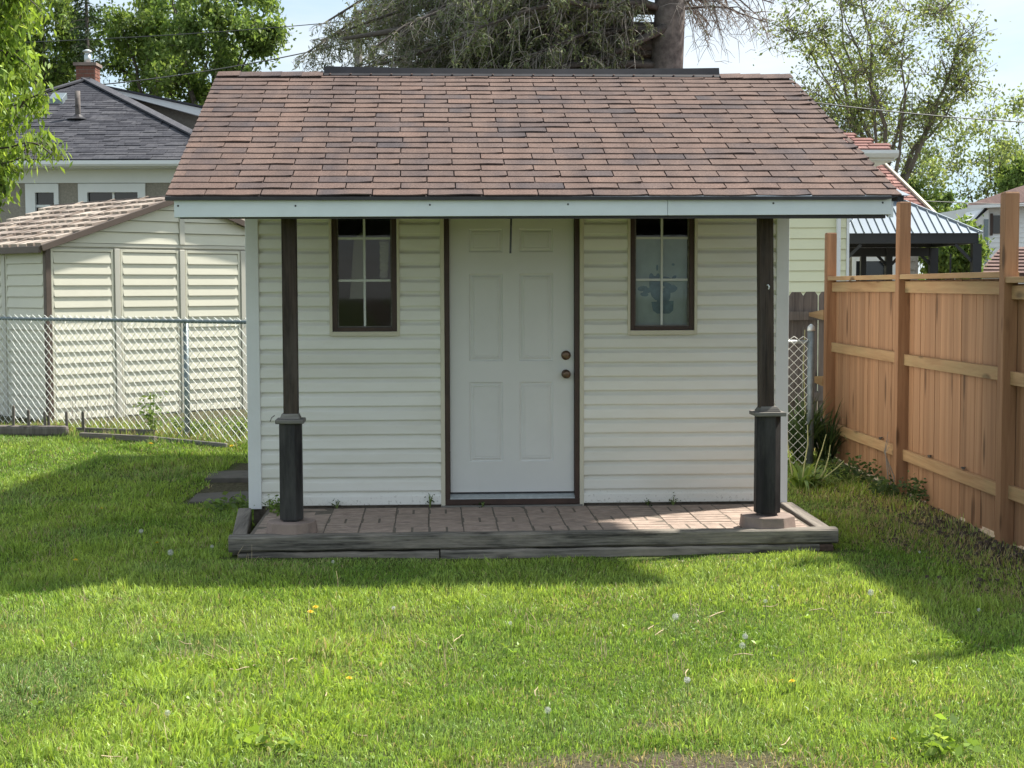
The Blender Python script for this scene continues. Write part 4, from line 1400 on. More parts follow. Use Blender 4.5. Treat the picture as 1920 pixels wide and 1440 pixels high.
# wall around two window openings
w1 = (hx(62), hx(105), hz(415), hz(358)); w2 = (hx(160), hx(262), hz(400), hz(358))
m = MB()
xs_ = [WX0, w1[0], w1[1], w2[0], w2[1], WX1]
m.box(WX0, w1[0], 0, 0.2, -0.5, ez + 0.0)
m.box(w1[0], w1[1], 0, 0.2, -0.5, w1[2]); m.box(w1[0], w1[1], 0, 0.2, w1[3], ez)
m.box(w1[1], w2[0], 0, 0.2, -0.5, ez)
m.box(w2[0], w2[1], 0, 0.2, -0.5, w2[2]); m.box(w2[0], w2[1], 0, 0.2, w2[3], ez)
m.box(w2[1], WX1, 0, 0.2, -0.5, ez)
m.build('wall', MT['stucco'], sh)
MB().box(WX1 - 0.2, WX1, 0.201, 9, -0.5, ez).build('wall', MT['stucco'], sh)
MB().box(WX0, WX0 + 0.2, 0.201, 9, -0.5, ez).build('wall', MT['stucco'], sh)
for (a_, b_, c_, d_), o1, o2, vert in ((w1, 0.15, 0.05, False), (w2, 0.14, 0.11, True)):
    fr = MB()
    fr.box(a_ - o1, a_ + 0.04, -0.05, 0.06, c_ - 0.1, d_ + 0.14)
    fr.box(b_ - 0.04, b_ + o2, -0.05, 0.06, c_ - 0.1, d_ + 0.14)
    fr.box(a_ + 0.04, b_ - 0.04, -0.05, 0.06, d_ - 0.03, d_ + 0.14)
    fr.box(a_ + 0.04, b_ - 0.04, -0.05, 0.06, c_ - 0.1, c_ + 0.03)
    wo2 = fr.build('window', MT['housewhite'], sh)
    if vert:
        xm = (a_ + b_) / 2
        MB().box(xm - 0.02, xm + 0.02, 0.02, 0.06, c_ + 0.03, d_ - 0.03).build('sash_bar', MT['housewhite'], wo2)
        pn = [(a_ + 0.04, xm - 0.02, c_ + 0.03, d_ - 0.03), (xm + 0.02, b_ - 0.04, c_ + 0.03, d_ - 0.03)]
    else:
        zm = hz(386)
        MB().box(a_ + 0.04, b_ - 0.04, 0.02, 0.06, zm - 0.025, zm + 0.025).build('sash_bar', MT['housewhite'], wo2)
        pn = [(a_ + 0.04, b_ - 0.04, c_ + 0.03, zm - 0.025), (a_ + 0.04, b_ - 0.04, zm + 0.025, d_ - 0.03)]
    for x0, x1, z0, z1 in pn:
        MB().box(x0, x1, 0.05, 0.07, z0, z1).build('pane', MT['darkglass'], wo2)
MB().box(WX0 - 0.5, WX1 + 0.45, -0.45, 0.0, ez - 0.0, ez + 0.05).build('soffit', MT['housewhite'], sh)
MB().box(WX0 - 0.5, WX1 + 0.45, -0.48, -0.452, ez + 0.0, ez + 0.12).build('fascia', MT['housewhite'], sh)
MB().prismx([(-0.60, ez + 0.06), (-0.57, ez + 0.02), (-0.485, ez + 0.02), (-0.485, ez + 0.13), (-0.60, ez + 0.13)], WX0 - 0.5, WX1 + 0.45).build('gutter', MT['housewhite'], sh)
MB().box(WX0, WX1, -0.03, -0.001, ez - 0.26, ez - 0.001).build('frieze_board', MT['housewhite'], sh)
# hip roof
AY = 4.6
ap = Vector((hx(162, 150, HY + AY), AY, hz(150, HY + AY)))
ex0, ex1, ey = WX0 - 0.55, WX1 + 0.5, -0.58
er = ez + 0.14
m = MB()
bk = 13.0
v = [(ex0, ey, er), (ex1, ey, er), (ap.x, ap.y, ap.z), (ex0, bk, er), (ex1, bk, er), (ap.x, bk - AY, ap.z)]
m.add(v, [(0, 1, 2), (1, 4, 5, 2), (4, 3, 5), (3, 0, 2, 5), (0, 3, 4, 1)])
hr = m.build('roof', MT['darkshingle'], sh)
# shingle courses on the front hip, thin overlapping strips broken into tabs
NC = 40
sl_ang = math.atan2(ap.z - er, ap.y - ey)
tabsrc = MB().hexa([(0, 0, 0.002), (1, 0, 0.002), (1, 0.24, 0.0), (0, 0.24, 0.0)], [(0, 0, 0.018), (1, 0, 0.018), (1, 0.24, 0.006), (0, 0.24, 0.006)]).mesh('shingle', MT['darkshingle'])
hip_l = Vector((ex0, ey, er)); hip_r = Vector((ex1, ey, er))
cnt = 0
allt = []
for k in range(NC):
    s_ = k / NC
    l_, r_ = hip_l.lerp(ap, s_), hip_r.lerp(ap, s_)
    x = l_.x + rnd.uniform(0, 0.4)
    while x < r_.x - 0.25:
        w_ = min(rnd.uniform(0.2, 0.5), r_.x - 0.15 - x)
        vx_ = (x + sh.location.x) / HY * F + 960
        if vx_ > -60 and vx_ < 430:
            allt.append((x, l_.y, l_.z, w_))
        x += w_ + 0.01
for x, y, z, w_ in allt[:300]:
    put('shingle', tabsrc, hr, (x, y, z), (sl_ang, 0, 0), (w_, 1, rnd.choice([0.7, 1.0, 1.3])))
rs = MB()
for x, y, z, w_ in allt[300:]:
    mt = Matrix.Translation((x, y, z)) @ Matrix.Rotation(sl_ang, 4, 'X')
    rs.add([mt @ Vector((q.co.x * w_, q.co.y, q.co.z)) for q in tabsrc.vertices], [tuple(p.vertices) for p in tabsrc.polygons])
if rs.v:
    tag(rs.build('upper_shingles', MT['darkshingle'], hr), kind='stuff')
# hip caps
for q in (hip_l, hip_r):
    MB().beam(q + Vector((0, 0, 0.03)), ap + Vector((0, 0, 0.03)), 0.26, 0.035).build('hip_cap', MT['darkshingle'], hr)
# shed dormer on the right slope
def hp3(px, py, Y):
    p = at(px, py, HY + Y)
    return Vector((p.x - sh.location.x, Y, p.z))
D0, D1 = 6.0, 9.5
dw = [hp3(190, 172, D0), hp3(372, 212, D0), hp3(372, 300, D0), hp3(190, 300, D0)]
m = MB()
n = 4
v = [tuple(p) for p in dw] + [(p.x, D1, p.z) for p in dw]
m.add(v, [(3, 2, 1, 0), (4, 5, 6, 7), (0, 1, 5, 4), (1, 2, 6, 5), (2, 3, 7, 6), (3, 0, 4, 7)])
dm = m.build('dormer', MT['stucco'], sh)
a_, b_ = hp3(176, 160, D0 - 0.45), hp3(392, 206, D0 - 0.45)
MB().add([tuple(a_), tuple(b_), (b_.x, b_.y, b_.z - 0.20), (a_.x, a_.y, a_.z - 0.05), (a_.x, D1, a_.z), (b_.x, D1, b_.z), (b_.x, D1, b_.z - 0.20), (a_.x, D1, a_.z - 0.05)],
         [(3, 2, 1, 0), (4, 5, 6, 7), (0, 1, 5, 4), (1, 2, 6, 5), (2, 3, 7, 6), (3, 0, 4, 7)]).build('dormer_fascia', MT['housewhite'], dm)
MB().add([(a_.x, a_.y - 0.05, a_.z + 0.005), (b_.x + 0.06, b_.y - 0.05, b_.z + 0.005), (b_.x + 0.06, D1, b_.z + 0.005), (a_.x, D1, a_.z + 0.005)] + [(a_.x, a_.y - 0.05, a_.z + 0.05), (b_.x + 0.06, b_.y - 0.05, b_.z + 0.05), (b_.x + 0.06, D1, b_.z + 0.05), (a_.x, D1, a_.z + 0.05)],
         [(0, 3, 2, 1), (4, 5, 6, 7), (0, 1, 5, 4), (1, 2, 6, 5), (2, 3, 7, 6), (3, 0, 4, 7)]).build('dormer_roof', MT['darkshingle'], dm)
# chimney
CY = 5.2
c0, c1 = hp3(142, 118, CY), hp3(177, 118, CY)
czb, czt = hp3(160, 165, CY).z, hp3(160, 123, CY).z
cw = c1.x - c0.x
ch = MB().box(c0.x, c1.x, CY, CY + cw, czb - 0.4, czt).build('chimney', MT['mortar'], sh)
bkm = MB().box(0, 1, 0, 1, 0, 1).mesh('brick', MT['brick'])
nb = 7
bh = (czt - czb + 0.1) / nb
for r in range(nb):
    off = 0.5 * (r % 2)
    for q in range(-1, 3):
        x0 = max(0, (q + off) / 2.5 * cw * 1.0); x1 = min(cw, (q + 1 + off) / 2.5 * cw)
        if x1 - x0 < 0.03:
            continue
        put('brick', bkm, ch, (c0.x + x0 + 0.006, CY - 0.012, czb - 0.1 + r * bh + 0.006), (0, 0, 0), (x1 - x0 - 0.012, 0.02, bh - 0.014))
    for q in range(2):
        put('brick', bkm, ch, (c1.x - 0.008, CY + q * cw / 2 + 0.006, czb - 0.1 + r * bh + 0.006), (0, 0, 0), (0.02, cw / 2 - 0.012, bh - 0.014))
MB().box(c0.x - 0.05, c1.x + 0.05, CY - 0.05, CY + cw + 0.05, czt + 0.001, czt + 0.07).build('chimney_crown', MT['concrete'], ch)
fx = (c0.x + c1.x) / 2
fl = MB().lathe([(0.075, 0), (0.075, 0.20), (0.06, 0.205), (0.06, 0.25), (0.11, 0.27), (0.11, 0.285), (0.03, 0.33)], (fx, CY + cw / 2, czt + 0.071), 14).build('flue_cap', MT['galv'], ch, smooth=True)
# vent pipe and roof vent
vp = hp3(154, 230, 2.2)
MB().tube([(vp.x, 1.9, vp.z - 0.1), (vp.x, 1.9, vp.z + 0.62)], 0.055, 8).build('vent_pipe', MT['barkspruce'], sh, smooth=True)
MB().lathe([(0.24, 0), (0.12, 0.05), (0.07, 0.10)], (vp.x, 1.9, er + (1.9 - ey) * math.tan(sl_ang) - 0.02), 12).build('pipe_flashing', MT['ridge'], sh)
rv = hp3(115, 190, 3.3)
rzv = er + (2.9 - ey) * math.tan(sl_ang)
MB().hexa([(rv.x - 0.17, 2.85, rzv - 0.05), (rv.x + 0.17, 2.85, rzv - 0.05), (rv.x + 0.17, 3.2, rzv + 0.1), (rv.x - 0.17, 3.2, rzv + 0.1)], [(rv.x - 0.15, 2.85, rzv + 0.10), (rv.x + 0.15, 2.85, rzv + 0.10), (rv.x + 0.15, 3.2, rzv + 0.27), (rv.x - 0.15, 3.2, rzv + 0.27)]).build('roof_vent', MT['galvdark'], sh, bevel=0.01)

# ------------------------------------------------------------------ pale yellow house on the right
YY = 24.0
yh = empty('yellow_house', (at(1590, 600, YY).x, YY, 0))
tag(yh, 'pale yellow sided house with reddish roof behind the cabin', 'house')
yx = lambda px, Y=YY, py=480: at(px, py, Y).x - yh.location.x
yz = lambda py, Y=YY, px=1540: at(px, py, Y).z
X0 = yx(1250)
etop = yz(300)
MB().box(X0, -0.02, 0.02, 8, -0.3, etop).build('wall', MT['yellow'], yh)
zc = yz(548) - 6 * 0.168
bdm = MB().prismx([(0.019, 0), (-0.016, 0.001), (-0.016, 0.008), (0.006, 0.166), (0.019, 0.166)], X0, -0.042).mesh('siding_board', MT['yellow'])
k = 0
while zc < etop - 0.17:
    if zc > 0:
        put('siding_board', bdm, yh, (0, 0, zc))
    zc += 0.1685
MB().box(-0.040, 0.0, -0.03, 0.10, -0.2, etop - 0.01).build('corner_trim', MT['housewhite'], yh)
MB().box(yx(1566), yx(1574), -0.10, -0.03, 0.0, etop - 0.02).build('downspout', MT['housewhite'], yh, bevel=0.015)
# upper roof with gutter, its eave corner showing beyond the cabin roof
gr0 = yx(1682, YY - 0.5, 295)
MB().box(X0 - 0.5, gr0 - 0.06, -0.5, 6, etop - 0.05, etop + 0.01).build('soffit', MT['housewhite'], yh)
MB().prismx([(-0.62, etop + 0.05), (-0.58, etop - 0.01), (-0.505, etop - 0.01), (-0.505, etop + 0.10), (-0.62, etop + 0.10)], X0 - 0.5, gr0).build('gutter', MT['housewhite'], yh)
MB().box(gr0 - 0.058, gr0 - 0.03, -0.5, 6, etop - 0.05, etop + 0.09).build('fascia', MT['housewhite'], yh)
rfe = etop + 0.11
m = MB()
xr = gr0 - 0.10
v = [(X0 - 0.5, -0.56, rfe), (xr, -0.56, rfe), (xr, 7.0, rfe), (X0 - 0.5, 7.0, rfe), (X0 + 0.6, 3.0, rfe + 1.25), (xr - 2.2, 3.0, rfe + 1.25)]
m.add(v, [(0, 1, 5, 4), (1, 2, 5), (2, 3, 4, 5), (3, 0, 4), (0, 3, 2, 1)])
yr = m.build('roof', MT['pinkroof'], yh)
pa = math.atan2(1.25, 3.56)
ptab = MB().hexa([(0, 0, 0.002), (0.9, 0, 0.002), (0.9, 0.2, 0), (0, 0.2, 0)], [(0, 0, 0.026), (0.9, 0, 0.026), (0.9, 0.2, 0.008), (0, 0.2, 0.008)]).mesh('shingle', MT['pinkroof'])
for k in range(7):
    y = -0.56 + k * 0.16
    for q in range(4):
        xq = xr - (k * 0.16) * 2.2 / 3.56 - (q + 1) * 0.34 + (0.17 if k % 2 else 0.02)
        put('shingle', ptab, yr, (xq - 0.02, y, rfe + (y + 0.56) * math.tan(pa)), (pa, 0, 0), (0.36, 1, 1))
# lower wing behind the gazebo
WY = 6.5
wy = lambda px, py: at(px, py, YY + WY)
wx0, wx1 = yx(1540, YY + WY), yx(1722, YY + WY)
wz = yz(418, YY + WY)
wb = MB().box(wx0, wx1, WY, WY + 5, -0.3, wz).build('wing_wall', MT['stucco'], yh)
wbd = MB().prismx([(0.0, 0), (-0.030, 0.001), (-0.030, 0.008), (-0.008, 0.17), (0.0, 0.17)], wx0, wx1 - 0.06).mesh('siding_board', MT['stucco'])
for k in range(14):
    put('siding_board', wbd, wb, (0, WY - 0.002, 0.3 + k * 0.1715))
a_, b_ = yx(1602, YY + WY), yx(1672, YY + WY)
z0, z1 = yz(560, YY + WY), yz(488, YY + WY)
fw = MB()
for q in ((a_ - 0.06, a_ + 0.02, z0, z1 + 0.06), (b_ - 0.02, b_ + 0.06, z0, z1 + 0.06), (a_ + 0.02, b_ - 0.02, z1 - 0.02, z1 + 0.06), (a_ + 0.02, b_ - 0.02, z0, z0 + 0.06)):
    fw.box(q[0], q[1], WY - 0.07, WY - 0.034, q[2], q[3])
ww = fw.build('window', MT['housewhite'], yh)
MB().box(a_ + 0.02, b_ - 0.02, WY - 0.05, WY - 0.036, z0 + 0.06, z1 - 0.02).build('pane', MT['darkglass'], ww)
def w3(px, py, Y):
    p = at(px, py, YY + Y)
    return (p.x - yh.location.x, Y, p.z)
q = [w3(1540, 406, WY - 0.4), w3(1752, 404, WY - 0.4), w3(1650, 303, WY + 2.6), w3(1540, 303, WY + 2.6)]
wr = sheet(q, 0.06).build('wing_roof', MT['pinkroof'], yh)
for k in range(16):
    t0 = k / 16
    p0, p1 = Vector(q[0]).lerp(Vector(q[3]), t0), Vector(q[1]).lerp(Vector(q[2]), t0)
    a2 = math.atan2(q[3][2] - q[0][2], q[3][1] - q[0][1])
    for j in range(5):
        xx = p1.x - (j + 1) * 0.36 + (0.18 if k % 2 else 0)
        put('shingle', ptab, wr, (xx, p0.y, p0.z), (a2, 0, 0), (0.38 if xx + 0.34 < p1.x else 0.2, 1.05, 1))
MB().beam(Vector(q[1]) + Vector((0.02, 0, 0.01)), Vector(q[2]) + Vector((0.02, 0, 0.01)), 0.05, 0.10).build('rake_trim', MT['jtrim'], wr)

# ------------------------------------------------------------------ gazebo
GY = 26.0
gc = at(1716, 440, GY)
gz_ = empty('gazebo', (gc.x, GY + 1.4, 0))
tag(gz_, 'dark framed gazebo with grey standing seam metal roof', 'gazebo')
gl_, gr_ = at(1568, 440, GY).x - gc.x, at(1842, 440, GY).x - gc.x
hwx = (gr_ - gl_) / 2
gcx = (gr_ + gl_) / 2
hwy = 1.4
gez = at(1716, 437, GY).z
k1 = 0.24
tz = gez + 0.60
tw = hwx * k1
base_ = [(gcx - hwx, -hwy), (gcx + hwx, -hwy), (gcx + hwx, hwy), (gcx - hwx, hwy)]
cxp = gcx - 0.12
topp = [(cxp - tw, -hwy * k1), (cxp + tw, -hwy * k1), (cxp + tw, hwy * k1), (cxp - tw, hwy * k1)]
grf = MB().prismz(base_, gez, tz, topp).build('roof', MT['greymetal'], gz_)
MB().prismz([(cxp + (x - cxp) * 0.98, y * 0.98) for x, y in topp], tz + 0.001, tz + 0.10).build('vent_band', MT['blackmetal'], gz_)
tw2 = tw * 1.28
MB().prismz([(cxp - tw2, -hwy * k1 * 1.28), (cxp + tw2, -hwy * k1 * 1.28), (cxp + tw2, hwy * k1 * 1.28), (cxp - tw2, hwy * k1 * 1.28)], tz + 0.101, tz + 0.34, [(cxp - 0.02, -0.02), (cxp + 0.02, -0.02), (cxp + 0.02, 0.02), (cxp - 0.02, 0.02)]).build('roof_cap', MT['greymetal'], gz_)
ns = 18
for i in range(ns):
    x = gcx - hwx + (i + 0.5) * 2 * hwx / ns
    # seam straight up the front slope until it meets the hip or the vent
    if x < topp[0][0]:
        t_ = (x - (gcx - hwx)) / (topp[0][0] - (gcx - hwx))
    elif x > topp[1][0]:
        t_ = (gcx + hwx - x) / (gcx + hwx - topp[1][0])
    else:
        t_ = 1.0
    p0 = Vector((x, -hwy, gez + 0.008)); p1 = Vector((x, -hwy + t_ * (hwy - hwy * k1), gez + 0.008 + t_ * (tz - gez)))
    MB().beam(p0, p1, 0.012, 0.026).build('seam', MT['galvdark'], grf)
for i in range(4):
    a_, b_ = base_[i], topp[i]
    MB().beam((a_[0], a_[1], gez + 0.012), (b_[0], b_[1], tz + 0.012), 0.05, 0.03).build('hip_trim', MT['greymetal'], grf)
fr = MB()
bx = [(gcx - hwx + 0.08, -hwy + 0.08), (gcx + hwx - 0.08, -hwy + 0.08), (gcx + hwx - 0.08, hwy - 0.08), (gcx - hwx + 0.08, hwy - 0.08)]
for i in range(4):
    a_, b_ = bx[i], bx[(i + 1) % 4]
    MB().beam((a_[0], a_[1], gez - 0.09), (b_[0], b_[1], gez - 0.09), 0.08, 0.17).build('beam', MT['blackmetal'], gz_)
for i, (x, y) in enumerate(bx):
    MB().box(x - 0.075, x + 0.075, y - 0.075, y + 0.075, 0, gez - 0.18).build('post', MT['blackmetal'], gz_)
for x in (at(1740, 460, GY).x - gc.x,):
    MB().box(x - 0.06, x + 0.06, hwy - 0.16, hwy - 0.02, 0, gez - 0.18).build('post', MT['blackmetal'], gz_)
    for s_ in (-1, 1):
        MB().beam((x, hwy - 0.1, gez - 0.55), (x + s_ * 0.34, hwy - 0.1, gez - 0.19), 0.05, 0.05).build('brace', MT['blackmetal'], gz_)
for i, (x, y) in enumerate(bx):
    s_ = 1 if x < gcx else -1
    MB().beam((x, y, gez - 0.55), (x + s_ * 0.36, y, gez - 0.19), 0.05, 0.05).build('brace', MT['blackmetal'], gz_)
MB().box(bx[0][0], bx[1][0], hwy - 0.13, hwy - 0.06, gez - 0.34, gez - 0.18).build('curtain_rail', MT['blackmetal'], gz_)
xx = at(1786, 460, GY + 2.6).x - gc.x
MB().box(xx - 0.012, xx + 0.012, hwy - 0.1, hwy - 0.06, 0, gez - 0.3).build('screen_bar', MT['blackmetal'], gz_)
xx = at(1622, 460, GY + 2.6).x - gc.x
MB().box(xx - 0.05, xx + 0.05, hwy - 0.1, hwy, 0, gez - 0.3).build('post', MT['blackmetal'], gz_)

# ------------------------------------------------------------------ far white house and garage
WHY = 48.0
wh = empty('white_house', (at(1850, 500, WHY).x, WHY, 0))
tag(wh, 'distant white sided house with brown roof and dark shutters', 'house')
def u3(px, py, Y=0):
    p = at(px, py, WHY + Y)
    return (p.x - wh.location.x, Y, p.z)
x0, x1, zt = u3(1849, 470)[0], u3(2050, 470)[0], u3(1850, 384)[2]
MB().box(x0, x1, 0.02, 7, -0.3, zt).build('wall', MT['housewhite'], wh)
sbd = MB().prismx([(0.018, 0), (-0.012, 0.001), (-0.012, 0.01), (0.008, 0.15), (0.018, 0.15)], x0, x1).mesh('siding_board', MT['housewhite'])
zc = u3(1850, 520)[2]
while zc < zt - 0.15:
    put('siding_board', sbd, wh, (0, 0, zc)); zc += 0.155
q = [u3(1812, 384, -0.5), u3(2080, 372, -0.5), u3(2080, 300, 3.5), u3(1905, 352, 3.5)]
sheet(q, 0.08).build('roof', MT['brownroof'], wh)
a_, b_ = u3(1814, 388, -0.52), u3(2060, 377, -0.52)
MB().beam(a_, b_, 0.10, 0.10).build('gutter', MT['housewhite'], wh)
f = MB()
p, r_ = u3(1861, 438), u3(1880, 404)
MB().box(p[0], r_[0], -0.05, 0.0, p[2], r_[2]).build('window', MT['darkglass'], wh)
for a_ in ((1856, 1860.5), (1880.5, 1885)):
    MB().box(u3(a_[0], 420)[0], u3(a_[1], 420)[0], -0.06, -0.013, p[2] - 0.06, r_[2] + 0.06).build('shutter', MT['brown'], wh)
# small lower bay at its left with a door
bx0, bx1 = u3(1824, 430)[0], u3(1848, 430)[0]
MB().prism([(bx0, -0.3), (bx1, -0.3), (bx1, u3(1848, 392)[2]), (bx0, u3(1826, 414)[2])], -0.3, 2.0).build('bay', MT['housewhite'], wh)
MB().box(u3(1839, 430)[0], u3(1847, 430)[0], -0.34, -0.302, 0, u3(1840, 412)[2]).build('door', MT['galvdark'], wh)
MB().box(u3(1829, 430)[0], u3(1835, 430)[0], -0.34, -0.302, u3(1832, 432)[2], u3(1832, 424)[2]).build('window', MT['darkglass'], wh)
sheet([u3(1822, 416, -0.5), u3(1848, 388, -0.5), u3(1848, 388, 2), u3(1822, 416, 2)], 0.06).build('bay_roof', MT['blackmetal'], wh)
gh = empty('garage', (at(1860, 500, 40).x, 40.0, 0))
tag(gh, 'low far garage whose brown shingle roof shows above the fence', 'garage')
def v3(px, py, Y=0):
    p = at(px, py, 40 + Y)
    return (p.x - gh.location.x, Y, p.z)
q = [v3(1832, 513, -0.2), v3(1990, 513, -0.2), v3(1990, 463, 3), v3(1877, 463, 3)]
sheet(q, 0.08).build('roof', MT['brownroof'], gh)
MB().box(v3(1845, 540)[0], v3(1985, 540)[0], 0.1, 3, -0.2, v3(1900, 516)[2]).build('wall', MT['housewhite'], gh)
for k in range(8):
    t_ = k / 8
    a_, b_ = Vector(q[0]).lerp(Vector(q[3]), t_), Vector(q[1]).lerp(Vector(q[2]), t_)
    MB().beam(a_ + Vector((0.05, 0, 0.012)), b_ + Vector((0, 0, 0.012)), 0.12, 0.025).build('shingle_course', MT['brownroof'], gh)

# ------------------------------------------------------------------ foliage helpers
def unit(v):
    return v / (np.linalg.norm(v, axis=1, keepdims=True) + 1e-9)

def leaf_mesh(name, C, D, Ln, Wd, cols, mat, fold=0.12):
    """rhombic leaves: centre C, direction D, length and width arrays"""
    n = len(C)
    r = unit(npr.normal(size=(n, 3)))
    S = unit(np.cross(D, r))
    Nn = np.cross(D, S)
    Ln, Wd = np.asarray(Ln)[:, None], np.asarray(Wd)[:, None]
    V = np.empty((n, 4, 3))
    V[:, 0] = C - D * Ln * 0.5
    V[:, 1] = C + S * Wd * 0.5 + Nn * Wd * fold
    V[:, 2] = C + D * Ln * 0.5 - np.array([0, 0, 1]) * Ln * 0.08
    V[:, 3] = C - S * Wd * 0.5 + Nn * Wd * fold
    f = np.arange(n * 4).reshape(n, 4)
    return np_mesh(name, V.reshape(-1, 3), f, mat, np.repeat(cols, 4, axis=0), 4)

def pal(n, cols, var=0.18):
    cols = np.array(cols)
    k = npr.integers(0, len(cols), n)
    t = npr.random((n, 1))
    c = cols[k] * (1 - t * 0.5) + cols[npr.integers(0, len(cols), n)] * t * 0.5
    return c * (1 + npr.normal(size=(n, 1)) * var).clip(0.5, 1.6)

def bez(a, b, c, n):
    return [a * (1 - t) ** 2 + b * 2 * t * (1 - t) + c * t * t for t in [i / n for i in range(n + 1)]]

def tree(name, label, base, fork, cc, cr, nl, ntw, nleaf, leaf, cols, tr, cat='tree', fan=0.0, bark='bark', droop=0.0, clump=0.28, seed=1, group=None, trunk_show=True, lw=0.55, shell=0.45):
    """trunk to the fork, limbs into the crown ellipsoid, twigs, leaf clumps on the twigs"""
    r = random.Random(seed)
    base, fork, cc, cr = Vector(base), Vector(fork), Vector(cc), Vector(cr)
    root = empty(name, base)
    tag(root, label, cat, group)
    tm = MB()
    f_ = fork - base
    n = 6
    pts = [Vector((math.sin(i * 1.3 + seed) * tr * 0.3, math.cos(i * 1.7 + seed) * tr * 0.3, 0)) * (i > 0) + f_ * (i / n) for i in range(n + 1)]
    tm.tube(pts, [tr * (1.25 if i == 0 else 1.0) * (1 - 0.35 * i / n) for i in range(n + 1)], 10)
    tips = []
    ends = []
    for i in range(nl):
        while True:
            u = Vector((r.uniform(-1, 1), r.uniform(-1, 1), r.uniform(-1, 1)))
            if 0.15 < u.length < 1:
                break
        u = u.normalized() * (shell + (1 - shell) * r.random() ** 0.6)
        ends.append(cc + Vector((u.x * cr.x, u.y * cr.y, u.z * cr.z)) * (0.9 if fan > 0.5 else 1.0) - base)
    # the first few targets get limbs from the fork, the others branch off the nearest limb
    npri = max(5, nl // 6)
    nodes = []
    for i, end in enumerate(ends):
        if i < npri:
            st = f_ * r.uniform(0.62 if fan else 0.75, 1.0)
            rs = tr * r.uniform(0.34, 0.5)
        else:
            best, st, rs = 1e9, None, 0
            for q_, rq in nodes:
                dd = (end - q_).length + max(0.0, q_.z - end.z) * 1.5
                if dd < best and (end - q_).length > 0.25:
                    best, st, rs = dd, q_, rq
            rs *= r.uniform(0.5, 0.75)
        ln_ = (end - st).length
        mid = st.lerp(end, 0.45)
        mid.z += ln_ * (0.14 if i < npri else 0.09)
        if i < npri:
            mid.x = st.x + (end.x - st.x) * 0.40
        mid += Vector((r.uniform(-1, 1), r.uniform(-1, 1), r.uniform(-0.4, 0.6))) * ln_ * 0.09
        bp = bez(st, mid, end, 7)
        bp = [p_ + Vector((r.gauss(0, 1), r.gauss(0, 1), r.gauss(0, 1))) * ln_ * 0.012 * (0 < k < 7) for k, p_ in enumerate(bp)]
        rad_l = [max(0.007, rs * (1 - 0.86 * k / 7)) for k in range(8)]
        tm.tube(bp, rad_l, 5, cap=False)
        for k in range(2, 8):
            nodes.append((bp[k], rad_l[k]))
        for t in range(ntw):
            k = r.uniform(0.25, 1.0) * 7
            k0 = min(int(k), 6)
            p = bp[k0].lerp(bp[k0 + 1], k - k0)
            d = Vector((r.uniform(-1, 1), r.uniform(-1, 1), r.uniform(-0.6, 1.0 - droop))).normalized()
            Lw = (cr.x + cr.z) * 0.5 * r.uniform(0.12, 0.34)
            e = p + d * Lw - Vector((0, 0, droop * Lw * 0.6))
            mm = p.lerp(e, 0.5) + Vector((r.uniform(-.1, .1), r.uniform(-.1, .1), 0.12)) * Lw
            q = bez(p, mm, e, 4)
            tm.tube(q, [0.012 * (1 - 0.75 * z / 4) for z in range(5)], 3, cap=False)
            tips.append([tuple(x) for x in q])
    tm.build('trunk', MT[bark], root, smooth=True)
    T = np.array(tips)
    nt = len(T)
    # clump weights: some twigs full, some nearly bare
    w = npr.gamma(1.6, 1.0, nt)
    idx = npr.choice(nt, nleaf, p=w / w.sum())
    tt = npr.random(nleaf) ** 0.7 * 3.999
    i0 = tt.astype(int)
    fr_ = (tt - i0)[:, None]
    P = T[idx, i0] * (1 - fr_) + T[idx, i0 + 1] * fr_
    P = P + npr.normal(size=(nleaf, 3)) * clump * leaf * 3.0
    Dd = unit(npr.normal(size=(nleaf, 3)) + np.array([0, 0, -0.6 - droop * 1.5]))
    Ls = leaf * npr.uniform(0.6, 1.35, nleaf)
    # tint varies clump by clump
    tw_t = (1 + npr.normal(size=(nt, 1)) * 0.16).clip(0.6, 1.4)
    c = pal(nleaf, cols) * tw_t[idx]
    put('crown', leaf_mesh('crown', P, Dd, Ls, Ls * lw, c, MT['leaf']), root)
    return root

G_MID = [(0.14, 0.22, 0.055), (0.19, 0.28, 0.075), (0.105, 0.17, 0.048), (0.245, 0.325, 0.10)]
G_BRIGHT = [(0.20, 0.31, 0.045), (0.27, 0.39, 0.07), (0.14, 0.23, 0.04), (0.33, 0.43, 0.10)]
G_YOUNG = [(0.20, 0.27, 0.09), (0.27, 0.34, 0.12), (0.15, 0.21, 0.08), (0.32, 0.36, 0.15)]
G_DARK = [(0.035, 0.065, 0.022), (0.05, 0.085, 0.028), (0.03, 0.052, 0.02)]

def gpt(px, Y):
    return (at(px, 500, Y).x, Y, 0.1)
def cpt(px, py, Y):
    return at(px, py, Y)
S = lambda px, Y: px / F * Y                # pixels -> metres at a depth

# left near tree: bright leaves hanging into the frame
Y = 13.5
tree('ash_tree', 'bright green tree leaning into the frame at far left', (at(-330, 500, Y).x, Y, 0.15), at(-220, 150, Y), at(-100, 30, Y), (S(190, Y), 1.2, S(250, Y)), 36, 10, 15000, 0.085, G_BRIGHT, 0.16, droop=0.7, seed=3, lw=0.36)
# hanging boughs of the same kind at the edge of the view
tree('ash_sapling', 'low bright leafy bough hanging over the vinyl shed roof', (at(-150, 700, 14.6).x, 14.6, 0.15), at(-120, 330, 14.6), at(-25, 240, 14.6), (S(160, 14.6), 0.7, S(120, 14.6)), 22, 8, 4600, 0.085, G_BRIGHT, 0.05, droop=0.8, seed=8, lw=0.36)
